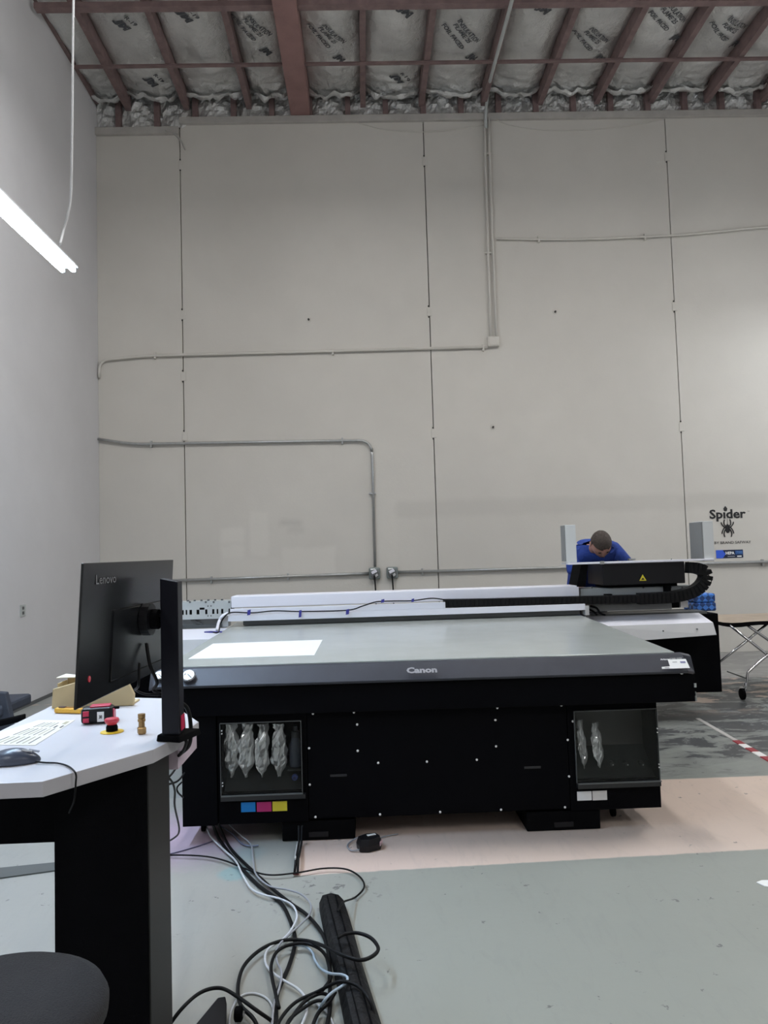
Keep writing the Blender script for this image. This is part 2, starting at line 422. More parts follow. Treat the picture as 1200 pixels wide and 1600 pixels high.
# foil patches between studs
x = sx0 - .5215*9; i = 0
def patch_foil(x0, x1, z0, z1, seed):
    nx, nzz = 14, 10; vs = []; fs = []
    for j in range(nzz+1):
        for i in range(nx+1):
            u = i/nx; v = j/nzz; X = x0+(x1-x0)*u; Z = z0+(z1-z0)*v
            Y = YW+.03 - .05*sin(pi*u) + abs(nz(X+seed, Z, 3, 6, .09)) - abs(nz(X, Z-seed, 9, 13, .045))
            vs.append((X, min(Y, YW+.048), Z))
    for j in range(nzz):
        for i in range(nx):
            a = j*(nx+1)+i; fs.append((a, a+1, a+nx+2, a+nx+1))
    return B().add(vs, fs)
while x < XR-.2:
    a, c = max(x+.037, XL), min(x+.484, XR)
    z0 = zt+.09 if x+.2 > J[0] else zt0+.10
    if c > XL+.1:
        patch_foil(a, c, z0, ZC-.05, i).build('foil_facing', M_foil, wb)
    x += .5215; i += 1

# roof joists, girder and cross straps: parts of the ceiling
jx = [pz(195, 160, 7.62).x, pz(280, 140, 7.62).x, pz(378, 125, 7.62).x, pz(567, 150, 7.62).x, pz(660, 150, 7.62).x, pz(760, 145, 7.62).x,
      pz(850, 145, 7.62).x, pz(945, 135, 7.62).x, pz(1035, 130, 7.62).x, pz(1125, 130, 7.62).x]
jx.append(jx[-1]+.79); jx.append(jx[-1]+.79); jx.append(jx[-1]+.79)
gx0, gx1 = -.84, -.575
for xx in jx:
    B().box(xx-.036, xx+.036, 4.0, YW-.02, 7.60, ZC-.005).build('joist', M_wood, ceiling)
B().box(XL+.001, XL+.05, 4.0, YW-.02, 7.70, ZC-.005).build('joist', M_wood, ceiling)
B().box(gx0, gx1, 4.0, YW+.04, zt+.095, ZC-.004).build('girder', M_wood2, ceiling, bev=.008)
for (yy, w, h) in ((9.12, .025, .02), (8.08, .045, .06)):
    for (a, c) in ((XL+.05, gx0-.002), (gx1+.002, XR)):
        B().box(a, c, yy-w, yy+w, 7.595-h, 7.597).build('cross_brace', M_wood, ceiling)
# foil-faced batts between joists
bays = [XL]+jx[:3]+[gx0, gx1]+jx[3:]+[XR]
def foil_z(X, Y, x0, x1):
    u = (X-x0)/(x1-x0)
    z = 7.77 - .09*max(0, sin(pi*u))**.6
    z += nz(X, Y*.5, 2, 3, .05) + nz(X, Y, 5, 9, .018)
    if Y > 9.35:
        t = (Y-9.35)/.5
        z += .05*min(1, t) - .04*t*t + abs(nz(X, Y, 1, 6, .08))*min(1, t)*.9
        z += abs(nz(X, Y, 8, 19, .05))*min(1, t)
    return z
def make_batt(x0, x1, seed):
    n1 = 18; vs = []; fs = []
    ys = [6.2+.12*k for k in range(26)]+[9.3+.028*k for k in range(24)]
    for y in ys:
        for i in range(n1+1):
            X = x0+(x1-x0)*i/n1; vs.append((X, y, foil_z(X, y, x0, x1)))
    # rolled lower lip
    yl = ys[-1]
    for k, (dy, dz) in enumerate(((.02, -.03), (.0, -.055), (-.04, -.06), (-.07, -.04))):
        for i in range(n1+1):
            X = x0+(x1-x0)*i/n1; vs.append((X, yl+dy+nz(X, k, seed, 11, .03), foil_z(X, yl, x0, x1)+dz+nz(X, k, seed, 8, .05)))
    rows = len(ys)+4
    for j in range(rows-1):
        for i in range(n1):
            a = j*(n1+1)+i; fs.append((a, a+n1+1, a+n1+2, a+1))
    return B().add(vs, fs)
batts = []
for i in range(len(bays)-1):
    x0 = bays[i]+(.038 if i and i != 5 else .003); x1 = bays[i+1]-(.038 if i != 3 else .003)
    if i == 4: continue     # the girder itself
    o = make_batt(x0, x1, i).build('insulation_batt', M_foil, ceiling, smooth='all')
    batts.append((x0, x1, o))
# stencilled print on the foil
def stencil(cx, cy, full):
    c = pz(cx, cy, 7.67)
    for (x0, x1, o) in batts:
        if x0 < c.x < x1:
            d = (pz(cx+22, cy+22, 7.67)-c).normalized(); d.z = 0; d.normalize()
            e = Vector((0, 0, -1)).cross(d)
            cf = lambda X, Y: min(foil_z(X, Y, x0, x1), foil_z(X+.02, Y, x0, x1), foil_z(X, Y+.02, x0, x1), foil_z(X-.02, Y, x0, x1))-.012
            L = .55
            if full:
                text('printed_text', 'INSULATION', c+e*.10, d, e, L*.8, .065, M_ftext, o, .03, conform=cf)
                text('printed_text', 'FLAME 25', c+e*.02-d*.02, d, e, L*.62, .06, M_ftext, o, .03, conform=cf)
                text('printed_text', 'FOIL FACED', c-e*.10-d*.04, d, e, L*.8, .06, M_ftext, o, .03, conform=cf)
                text('printed_text', 'JM', c-e*.12+d*.42, d, e, .15, .11, M_ftext, o, .06, conform=cf)
            else:
                text('printed_text', 'JM', c, d, e, .2, .13, M_ftext, o, .06, conform=cf)
                text('printed_text', 'R-19', c+e*.13, d, e, .2, .05, M_ftext, o, .03, conform=cf)
            return
for q in [(190, 38, 0), (287, 22, 0), (395, 45, 1), (512, 58, 1), (632, 18, 0), (722, 55, 1), (848, 14, 0), (925, 62, 1), (1045, 30, 1), (1140, 45, 1), (235, 128, 0), (620, 128, 0)]:
    stencil(*q)

# baseboard strip on the left wall, outlet plate
struct(B().box(XL, XL+.012, YB, YW, 0, .035).build('baseboard_left', M_dgrey))
p = px(35, 954, XL)
t = thing('outlet_plate', 'small grey outlet plate on the left wall, left of the monitor', 'outlet', (XL, p.y, p.z-.06))
B().box(XL+.001, XL+.008, p.y-.06, p.y+.06, p.z-.06, p.z+.06).build('cover_plate', M_galv2, t, bev=.002)
for dz in (-.025, .025): B().box(XL+.008, XL+.011, p.y-.02, p.y+.02, p.z+dz-.015, p.z+dz+.015).build('socket', M_dgrey, t)

# wall anchors
for (a, c, lb) in ((482, 499, 'small rusty bolt left in the far wall, left middle panel'), (867, 487, 'small rusty bolt left in the far wall, right middle panel'), (770, 667, 'broken anchor stub low on the far wall, right middle panel')):
    p = py(a, c, YW)
    t = thing('wall_anchor', lb, 'bolt', (p.x, YW, p.z-.03))
    B().lathe((p.x, YW-.006, p.z), [(.032, -.0), (.035, .004)], 12, 'y').build('washer', M_wall, t)
    B().lathe((p.x+.002, YW-.03, p.z-.004), [(.013, 0), (.015, .02), (.015, .024)], 8, 'y').build('bolt', M_caulk, t)

# ------------------------------------------------------------------ conduits
def conduit(label, pts, r, m, straps=(), sm=6, name='conduit', out=.035):
    P3 = [py(a, c, YW-out) if len(q) == 2 else q for q in pts for (a, c) in [q[:2]]]
    t = thing(name, label, 'conduit', (P3[0].x, YW, min(p.z for p in P3)))
    B().tube(P3 if sm == 0 else spline(P3, sm), r, 10).build('pipe', m, t, smooth='all')
    for (a, c, vert) in straps:
        p = py(a, c, YW-out); e = .012
        if vert: B().box(p.x-.045, p.x+.045, YW-.012-out, YW-.001, p.z-e, p.z+e).build('strap', m, t, bev=.003)
        else: B().box(p.x-e, p.x+e, YW-.012-out, YW-.001, p.z-.045, p.z+.045).build('strap', m, t, bev=.003)
    return t
def polyarc(P, rpx, n=6):      # rounds corners of a pixel polyline
    out = [P[0]]
    for i in range(1, len(P)-1):
        a, b, c = Vector(P[i-1]), Vector(P[i]), Vector(P[i+1])
        u = (a-b).normalized()*rpx; v = (c-b).normalized()*rpx
        for k in range(n+1):
            t = k/n; out.append(tuple((b+u)*(1-t)**2 + b*2*t*(1-t) + (b+v)*t*t))
    out.append(P[-1]); return out
conduit('cream painted conduit running across the far wall to a junction box', polyarc([(155, 590), (155, 563), (230, 556), (762, 542)], 16), .019, M_wall, ((242, 555, 0), (520, 549, 0), (755, 543, 0)), 0)
conduit('bare steel conduit bent down the far wall to the switch boxes', polyarc([(153, 686), (206, 694), (580, 688), (582, 720), (586, 886)], 20), .018, M_galv, ((236, 694, 0), (535, 689, 0), (582, 771, 1)), 0)
conduit('long bare steel conduit running low along the whole far wall', [(168, 911), (578, 896)], .02, M_galv, ((330, 906, 0), (450, 901, 0)), 0)
conduit('long bare steel conduit running low along the far wall, right of the switch boxes', [(619, 894), (880, 887), (1500, 869)], .02, M_galv, ((660, 893, 0), (1192, 879, 0)), 0)
conduit('left of two cream conduits rising together to the roof', [(757, 186), (760, 300), (767, 528)], .017, M_wall, ((763, 395, 1),), 3)
conduit('right of two cream conduits rising together to the roof', [(764, 184), (767, 300), (776, 528)], .017, M_wall, ((764, 240, 1),), 3)
conduit('thin cream conduit sagging across the far wall at upper right', [(776, 373), (900, 374), (1048, 368), (1120, 362), (1230, 353), (1500, 345)], .015, M_wall, ((842, 374, 0), (1008, 370, 0)), 4)
p = py(770, 535, YW)
t = thing('junction_box', 'cream painted junction box where the conduits meet on the far wall', 'electrical box', (p.x, YW, p.z-.08))
B().box(p.x-.078, p.x+.078, YW-.07, YW-.001, p.z-.07, p.z+.07).build('box', M_wall, t, bev=.012)
B().box(p.x-.06, p.x+.06, YW-.076, YW-.0705, p.z-.055, p.z+.055).build('cover', M_wall, t, bev=.004)
# conduit over the roof line
a0 = py(760, 182, YW-.08); c1 = py(764, 150, 9.9); zc = 7.55
pts = [py(759, 200, YW-.04), py(759, 178, YW-.09), py(763, 140, 9.9), pz(770, 110, 7.5), pz(797, 12, 7.5), pz(812, -50, 7.5)]
tag(B().tube(spline(pts, 5), .022, 10).build('conduit', M_galv2, smooth='all'), 'grey conduit climbing off the wall top and along a roof joist', 'conduit')
# swag wires at the wall top
wire('wire', [py(x, y, YW-.012) for x, y in ((772, 186), (800, 196), (850, 203), (910, 203), (980, 197), (1038, 186))], .006, M_wall, 'cream wire sagging below the wall top, right of the rising conduits')
wire('wire', [py(x, y, YW-.012) for x, y in ((560, 192), (600, 202), (650, 206), (700, 204), (755, 195))], .006, M_wall, 'cream wire sagging below the wall top, left of the rising conduits')
wire('wire', [py(x, y, YW-.075) for x, y in ((258, 203), (272, 209), (283, 221), (289, 234))], .011, M_plate, 'short frayed wire end hanging at the step in the wall top')

# switch boxes
def switch_box(cx, cy, label):
    p = py(cx, cy, YW-.06)
    t = thing('switch_box', label, 'electrical box', (p.x, YW, p.z-.09), 'grey switch boxes on the far wall')
    B().tube(spline([py(cx-.5+k*1.3, cy+dy_, YW-o_) for k, (dy_, o_) in enumerate(((3, .1), (18, .11), (44, .1), (105, .05)))], 6), .010, 8).build('cord', M_cblk, t, smooth='all')
    B().box(p.x-.075, p.x+.075, YW-.075, YW-.001, p.z-.078, p.z+.078).build('box', mat('grey_cast_box', lin(122, 130, 128), .45, metal=.4), t, bev=.018)
    B().lathe((p.x, YW-.088, p.z-.006), [(.056, 0), (.06, .014)], 18, 'y').build('receptacle_face', M_dgrey, t)
    B().obox((p.x-.008, YW-.094, p.z+.022), Vector((.033, 0, .016)), (0, .006, 0), Vector((-.009, 0, .017))).build('flap', M_wht, t, bev=.003)
    B().obox((p.x+.022, YW-.094, p.z-.026), Vector((.016, 0, .012)), (0, .006, 0), Vector((-.006, 0, .014))).build('flap', M_wht2, t, bev=.003)
    B().box(p.x-.055, p.x+.008, YW-.08, YW-.0752, p.z+.045, p.z+.064).build('label_plate', M_paper, t)
switch_box(585.5, 896, 'grey electrical box with twist receptacle, under the bent conduit')
switch_box(613, 895, 'grey electrical box with twist receptacle, right of the bent conduit')

# wall decals (flat prints on the far wall)
def decal(label): return None
tx = text('wall_lettering', 'Spıder', py(1137, 805, YW-.004), (1, 0, 0), (0, 0, 1), .50, .165, M_text, None, .030)
tag(tx, 'large bold black word Spider printed on the far wall', 'lettering')
p = py(1133.5, 798, YW-.004)
o0 = tx.location
B().prism([(p.x, p.y, p.z+.065), (p.x+.028, p.y, p.z+.03), (p.x+.018, p.y, p.z-.005), (p.x-.018, p.y, p.z-.005), (p.x-.028, p.y, p.z+.03)], (0, -.001, 0)).build('pointed_dot', M_text, tx)
tm = py(1169, 799, YW-.004); text('trademark', 'TM', tm, (1, 0, 0), (0, 0, 1), .03, .014, M_text, tx)
p = py(1137, 827, YW-.004)
t = thing('spider_emblem', 'black spider emblem below the word Spider on the far wall', 'emblem', (p.x, YW, p.z-.1))
b = B(); 
b.lathe((p.x, p.y, p.z-.005), [(.001, -.0015), (.03, -.001), (.032, 0), (.03, .001)], 14, 'y', 1, 1.5)
b.lathe((p.x, p.y, p.z+.052), [(.001, -.0015), (.018, -.001), (.018, .001)], 12, 'y')
b.build('spider_body', M_text, t)
b = B()
for s in (-1, 1):
    for pts in (((.014, .045), (.045, .06), (.05, .10), (.040, .135)), ((.016, .035), (.05, .035), (.085, .07), (.095, .10)),
                ((.018, .015), (.05, .02), (.08, -.025), (.09, -.06)), ((.016, .0), (.04, -.01), (.058, -.06), (.048, -.105))):
        b.tube(spline([(p.x+s*u*.9, p.y-.001, p.z+w) for u, w in pts], 5), [.008]*15+[.004], 5)
b.build('spider_legs', M_text, t)
B().box(p.x-.002, p.x+.002, p.y-.001, p.y, p.z+.06, p.z+.16).build('thread', M_text, t)
tag(text('wall_lettering', 'BY BRAND SAFWAY', py(1145, 847.5, YW-.004), (1, 0, 0), (0, 0, 1), .50, .036, M_text, None, .005), 'small wide black line BY BRAND SAFWAY below the spider emblem', 'lettering')
p = py(1140, 865.5, YW-.002)
t = thing('filter_sticker', 'blue and black HEPA sticker on the far wall above the low conduit', 'sticker', (p.x, YW, p.z-.055))
w, h = .185, .055
B().box(p.x-w, p.x+w, YW-.003, YW-.001, p.z-h, p.z+h).build('backing', mat('sticker_navy', lin(24, 34, 62), .4), t)
B().prism([(p.x-w, YW-.0035, p.z-h), (p.x-w+.09, YW-.0035, p.z-h), (p.x-w+.13, YW-.0035, p.z), (p.x-w+.09, YW-.0035, p.z+h), (p.x-w, YW-.0035, p.z+h)], (0, -.001, 0)).build('blue_arrow', mat('sticker_blue', lin(52, 92, 205), .4), t)
B().box(p.x+.075, p.x+w-.004, YW-.0045, YW-.0035, p.z-.01, p.z+h-.012).build('blue_panel', mat('sticker_midblue', lin(44, 84, 140), .4), t)
text('lettering', 'HEPA', (p.x+.005, YW-.006, p.z+.012), (1, 0, 0), (0, 0, 1), .12, .04, M_paper, t, .03)
text('lettering', '700', (p.x+.13, YW-.006, p.z+.02), (1, 0, 0), (0, 0, 1), .08, .03, mat('sticker_pale', lin(90, 130, 190), .4), t, .02)
B().box(p.x+.10, p.x+.16, YW-.006, YW-.0045, p.z-.042, p.z-.026).build('white_tab', M_paper, t)
B().box(p.x-.03, p.x+.07, YW-.006, YW-.0045, p.z-.038, p.z-.03).build('small_line', M_wht2, t)

# ================================================================== STRIP LIGHTS

M_fix = mat('white_fixture_enamel', lin(220, 222, 226), .4)
def strip_light(x, y0, y1, z, watts, col, label):
    t = thing('strip_light', label, 'ceiling light', (x, (y0+y1)/2, z), 'strip lights')
    prof = [(-.058, 0), (-.036, .034), (.036, .034), (.058, 0)]
    B().prism([(x+a, y0, z+c) for a, c in prof], (0, y1-y0, 0)).build('housing', M_fix, t, bev=.004)
    M_tube_c = mat('lit_tube_%d' % (100*x+y0), (1, 1, 1), .4, emis=col, estr=watts*TUBE_GAIN)
    for s in (-1, 1):
        b = B().lathe((x+s*.034, y0+.02, z-.02), [(.006, 0), (.016, .012), (.016, y1-y0-.052), (.006, y1-y0-.04)], 14, 'y')
        b.build('lamp_tube', M_tube_c, t, smooth=True)
        for yy in (y0+.012, y1-.02): B().box(x+s*.034-.010, x+s*.034+.010, yy-.006, yy+.006, z-.03, z).build('lamp_holder', M_fix, t)
    for yy in (y0+.25, y0+1.1):
        B().tube([(x, yy, z+.034), (x, yy, ZC-.003)], .004, 6).build('suspension_wire', M_galv, t)
    ld = bpy.data.lights.new('tube_glow', 'AREA'); ld.shape = 'RECTANGLE'; ld.size = .11; ld.size_y = y1-y0-.05
    ld.energy = watts*LIGHT_GAIN; ld.color = col; ld.spread = pi
    lo = bpy.data.objects.new('tube_glow', ld); COL.objects.link(lo); lo.parent = t; lo.location = (0, 0, -.045)
    return t
for q in STRIPS: strip_light(*q)
# cable dropping to the left fixture
pts = [py(116, -60, 4.9), py(114, 60, 4.85), py(113, 180, 4.8), py(111, 300, 4.75), py(106, 335, 4.72), py(99, 362, 4.70), py(94, 382, 4.55)]
wire('light_cord', pts, .008, M_wht2, 'pale cord hanging from the roof beside the glowing strip light', 'cable')

# ================================================================== PRINTER
T = .90; YF = 3.95
pr = thing('flatbed_printer', 'wide black flatbed printer with grey glass bed in the middle of the room', 'printer', (.3, 5.2, 0))
MG = M_blackm
# bed (grey top plate)
xl0, xl1, xr0, xr1 = -1.058, -1.12, 1.592, 1.80
yb0, yb1 = 3.985, 6.62
B().hexa([(xl0, yb0, T-.02), (xr0, yb0-.07, T-.02), (xr1, yb1, T-.02), (xl1, yb1, T-.02), (xl0, yb0, T), (xr0, yb0-.07, T), (xr1, yb1, T), (xl1, yb1, T)]).build('print_bed', [M_bed], pr, bev=.002)
# table frame under the bed
B().hexa([(-1.04, 4.05, .66), (1.57, 4.05, .66), (1.74, 6.6, .66), (-1.1, 6.6, .66), (-1.04, 4.05, T-.0065), (1.57, 4.05, T-.0065), (1.74, 6.6, T-.0065), (-1.1, 6.6, T-.0065)]).build('bed_frame', M_black, pr)
# sloped rim with rounded ends, apron below
xa, xb = -1.12, 1.66
rim_prof = [(3.99, T-.004), (3.965, T-.012), (3.895, T-.088), (3.90, T-.10), (3.99, T-.10)]
rb = B()
rings = []
for (X, ins) in ((xa, 0), (xa+.03, 1), (xb-.035, 1), (xb+.012, 0)):
    yo = 0 if X < 0 else -.065
    g_ = []
    for (yy, zz) in rim_prof:
        if not ins: yy = max(yy, 3.93) if yy < 3.95 else yy
        g_.append((X, yy+yo, zz-(0 if ins else .012)))
    rings.append(g_)
rb.loft(rings); rb.build('front_rim', M_rim, pr, bev=.003)
def Yr(X): return -.065*(X-xa)/(xb-xa)      # the whole front is turned a hair toward the right
ap = B().hexa([(xa+.03, 3.925, .652), (xb+.01, 3.86, .652), (xb+.01, 4.05, .652), (xa+.03, 4.05, .652), (xa+.03, 3.925, T-.101), (xb+.01, 3.86, T-.101), (xb+.01, 4.05, T-.101), (xa+.03, 4.05, T-.101)])
ap.build('apron', M_black, pr, bev=.004)
B().box(xb+.004, xb+.011, 3.852, 3.859, .655, .682).build('edge_bracket', M_galv, pr)
B().box(xb+.006, xb+.009, 3.852, 3.859, .690, .702).build('edge_bracket', M_galv, pr)
B().box(xb+.002, xb+.012, 3.852, 3.859, .725, .745).build('edge_bracket', M_galv2, pr)
# lettering on the rim
rn = Vector((0, -.736, .677)); ru = Vector((0, .677, .736))
def rimpt(x, y):     # point on the sloped rim face under a pixel
    r = ray(x, y); q = Vector((0, 3.963-.042, T-.013)); n = Vector((-.0235, -.736, .677)).normalized()
    t_ = (q-CAMP).dot(n)/r.dot(n); return CAMP+r*t_+n*.004
text('lettering', 'Canon', rimpt(659, 1047.5), (1, -.0235, 0), ru, .155, .036, M_textg, pr, .045)
s0, s1 = rimpt(1045, 1031), rimpt(1072, 1046)
def quad(name, pix, m, par, th=.0015, conv=rimpt):
    P4 = [conv(*q) for q in pix]; n = (P4[1]-P4[0]).cross(P4[2]-P4[0]).normalized()
    if n.dot(CAMP-P4[0]) < 0: n = -n
    return B().prism(P4, n*th).build(name, m, par)
quad('sticker', [(1043, 1031.5), (1071, 1030.5), (1077.5, 1044.5), (1034, 1046), (1033.5, 1043), (1046.5, 1042)], M_paper, pr)
text('lettering', 'Arizona', rimpt(1039, 1030.8), (1, -.0235, 0), ru, .05, .009, M_paper, pr, .03)
text('lettering', '1360 GTF', rimpt(1056, 1029.6), (1, -.0235, 0), ru, .06, .009, M_wht2, pr, .02)
quad('sticker_stamp', [(1062, 1034.5), (1070, 1034.3), (1071, 1037), (1063, 1037.2)], mat('violet_stamp', lin(130, 130, 165), .5), pr, .003)
quad('sticker_line', [(1050, 1035), (1057, 1034.8), (1057.5, 1036), (1050.5, 1036.2)], M_wht2, pr, .003)
quad('sticker_line', [(1038, 1043.6), (1045, 1043.4), (1045.5, 1044.7), (1038.5, 1044.9)], M_wht2, pr, .003)
# vacuum gauges
def gauge(cx, cy, r):
    c = rimpt(cx, cy); n = rn; u = Vector((1, 0, 0)); v = n.cross(u).normalized()
    rings = []
    for (rr, hh) in ((r, 0), (r*1.02, .012), (r*.9, .016)): rings.append([c+(u*cos(a)+v*sin(a))*rr+n*hh for a in [2*pi*k/24 for k in range(24)]])
    gb = B().loft(rings).build('vacuum_gauge', M_chrome, pr, smooth=True)
    B().loft([[c+(u*cos(a)+v*sin(a))*r*.87+n*hh for a in [2*pi*k/24 for k in range(24)]] for hh in (.0165, .0172)]).build('dial_face', M_paper, gb)
    B().obox(c+n*.0185+(u-v)*r*.2, (u-v).normalized()*r*.45, (u+v).normalized()*r*.04, n*.001).build('needle', M_text, gb)
    B().obox(c+n*.0185-u*r*.5+v*r*.1, (u*.6+v*.8)*r*.16, (v*.6-u*.8)*r*.03, n*.001).build('scale_mark', M_textd, gb)
gauge(295.5, 1058, .034); gauge(250, 1058, .026)

# lower body: front skin with two window openings
xB0, xB1 = py(285, 1200, YF).x, py(1030, 1180, YF).x; zB0 = py(285, 1291, YF).z; zB1 = .652
wins = [(py(347, 1180, YF).x, py(470, 1180, YF).x, py(410, 1238, YF).z, py(410, 1129, YF).z),
        (py(900, 1165, YF).x, py(1026, 1165, YF).x, py(960, 1219, YF).z, py(960, 1110, YF).z)]
wins[1] = (wins[1][0], min(wins[1][1], xB1-.012), wins[1][2], wins[1][3])
def frontpiece(name, x0, x1, z0, z1, y0=YF, y1=YF+.03, bev=.002, m=M_black):
    return B().box(x0, x1, y0, y1, z0, z1).build(name, m, pr, bev=bev)
sA = py(340, 1200, YF).x; sB = py(481, 1200, YF).x; sC = py(889, 1200, YF).x
frontpiece('left_cabinet_door', xB0, sA-.003, zB0, zB1-.002, YF-.012)
for (a, c, (w0, w1, h0, h1), nm) in ((sA, sB, wins[0], 'ink_bay_frame'), (sC, xB1, wins[1], 'ink_bay_frame')):
    bb = B().box(a+.002, w0, YF, YF+.03, zB0, zB1-.002).box(w1, c-.002, YF, YF+.03, zB0, zB1-.002).box(w0, w1, YF, YF+.03, zB0, h0).box(w0, w1, YF, YF+.03, h1, zB1-.002)
    bb.build(nm, M_black, pr)
frontpiece('centre_panel', sB+.001, sC-.001, zB0+.012, zB1-.002)
# body core behind the openings, sides
B().box(xB0+.003, xB1-.003, YF+.23, 6.5, zB0, .655).build('body_core', M_black, pr)
B().box(xB0, wins[0][0]-.002, YF+.031, YF+.229, zB0, .65).box(wins[0][1]+.002, wins[1][0]-.002, YF+.031, YF+.229, zB0, .65).box(wins[1][1]+.002, xB1, YF+.031, YF+.229, zB0, .65).build('body_core', M_black, pr)
for k, (w0, w1, h0, h1) in enumerate(wins):
    m_ = M_cav if k == 0 else M_cav2
    bb = B().box(w0-.001, w1+.001, YF+.2, YF+.228, h0-.02, h1).box(w0-.001, w1+.001, YF+.031, YF+.228, h0-.03, h0-.001).box(w0-.001, w1+.001, YF+.031, YF+.228, h1+.001, h1+.02)
    bb.build('ink_bay_liner', m_, pr)
    # lower sloped tray
    B().prism([(w0+.002, YF+.04, h0+.001), (w0+.002, YF+.198, h0+.001), (w0+.002, YF+.198, h0+.13)], (w1-w0-.004, 0, 0)).build('ink_tray', mat('green_black_tray', lin(24, 28, 27), .5), pr)
    # acrylic door, standing a little proud, with a thick lower lip
    ac = B().box(w0-.004, w1+.004, YF-.016, YF-.012, h0-.004, h1+.004).build('acrylic_door', M_clear, pr)
    fb = B().box(w0-.006, w1+.006, YF-.018, YF-.001, h1+.003, h1+.0055).box(w1+.004, w1+.0065, YF-.018, YF-.001, h0-.006, h1+.004).box(w0-.0075, w0-.0055, YF-.018, YF-.001, h0-.006, h1+.004).box(w0-.004, w1+.008, YF-.03, YF-.012, h0-.008, h0-.004)
    fb.build('door_edge', mat('acrylic_edge', lin(96, 98, 98), .3), ac)
    B().box(w0-.006, w1+.022 if k == 0 else w1+.004, YF-.03, YF-.001, h0-.03, h0-.0085).build('door_lip', mat('lip_grey', lin(30, 30, 32), .35), ac)
    hl = [(w0+(w1-w0)*.72, w0+(w1-w0)*.98)] if k == 0 else [(w0, w0+.05)]
    for dz in (.012, .028, .19, .21) if k == 1 else (h1-h0-.03, h1-h0-.045, .06, .045):
        xx = w1+.001 if k else w0+.004
        B().lathe((xx, YF-.022, h0+dz+(.05 if k else 0)), [(.0035, 0), (.0035, .005)], 8, 'y').build('door_screw', M_screw, ac)
# round fittings along the right-hand tray, and the blue one at left
w0, w1, h0, h1 = wins[1]
for xx in (955, 978, 1002):
    q = py(xx, 1193, YF+.1); B().lathe((q.x, YF+.09, q.z), [(.010, 0), (.014, .004), (.014, .03)], 14, 'y').build('ink_port', M_cav, pr)
    B().lathe((q.x+.006, YF+.086, q.z-.004), [(.003, 0), (.003, .004)], 8, 'y').build('port_highlight', M_galv, pr)  # small bright disc stands in for the highlight on each port
q = py(460.5, 1215, YF+.02); B().lathe((q.x, YF+.015, q.z), [(.012, 0), (.016, .004), (.016, .02)], 16, 'y').build('blue_valve', mat('blue_plastic', lin(48, 66, 130), .4), pr)
B().lathe((q.x, YF+.011, q.z), [(.008, 0), (.008, .004)], 12, 'y').build('valve_centre', mat('navy_plastic', lin(26, 34, 84), .4), pr)
# colour labels
for (x0, x1, y0, y1, c, nm) in ((377, 399, 1253, 1269, lin(0, 126, 205), 'cyan_label'), (401.5, 424, 1252.5, 1268.5, lin(180, 36, 110), 'magenta_label'), (426, 448.5, 1251.5, 1267.5, lin(214, 202, 52), 'yellow_label'),
                                (902, 924, 1236, 1251, lin(222, 224, 226), 'white_label'), (926, 948, 1235, 1250.5, lin(212, 212, 212), 'white_label')):
    a = py(x0, y1, YF); c2 = py(x1, y0, YF)
    B().box(a.x, c2.x, YF-.002, YF-.0005, a.z, c2.z).build(nm, mat('print_'+nm+str(x0), c, .5), pr)
# screws on the front
for (a, c) in ((489, 1115), (553, 1113), (558, 1132), (483, 1169), (559, 1173), (591, 1192), (667, 1190), (484, 1226), (493, 1281), (594, 1277), (688, 1274), (777, 1106), (774, 1125), (775, 1166), (745, 1187), (877, 1102), (895, 1127), (887, 1156), (889, 1213), (783, 1271), (883, 1267)):
    q = py(a, c, YF); q.z = max(q.z, zB0+.02)
    B().lathe((q.x, YF-.004, q.z), [(.0035, 0), (.0062, .0015), (.0062, .004)], 8, 'y').build('screw', M_screw, pr)
q = py(1065, 1051, 3.86); B().lathe((q.x, 3.86-.004, q.z), [(.005, 0), (.009, .002), (.009, .006)], 10, 'y').build('screw', M_screw, pr)
for (x0, x1, yy) in ((516, 542, 1212), (819, 845, 1199.5)):
    a = py(x0, yy, YF); c2 = py(x1, yy, YF)
    B().box(a.x, c2.x, YF-.003, YF-.0003, a.z-.006, a.z+.006).build('panel_handle', mat('handle_slot', lin(38, 38, 41), .4), pr, bev=.001)
# feet and casters
for (x0, x1) in ((py(441, 1300, 3.96).x, py(555, 1300, 3.96).x), (py(823, 1290, 3.96).x, py(938, 1290, 3.96).x)):
    fb = B().box(x0, x1, 3.956, 4.45, .002, zB0-.002).build('levelling_foot', M_blackm, pr, bev=.004)
    B().box((x0+x1)/2-.05, (x0+x1)/2+.05, 3.950, 3.9555, .02, .045).build('foot_slot', M_black2, fb)
def caster(cx, cy, par, r=.032, m=M_blackm):
    cb = B().lathe((cx-.012, cy, r+.002), [(r*.5, 0), (r, .003), (r, .021), (r*.5, .024)], 16, 'x').build('caster', m, par, smooth=True)
    B().box(cx-.018, cx+.018, cy-.02, cy+.02, 2*r-.004, 2*r+.008).build('caster_fork', M_galv, cb)
caster(-.90, 4.15, pr); caster(1.30, 4.13, pr); caster(-.9, 6.1, pr); caster(1.3, 6.1, pr)

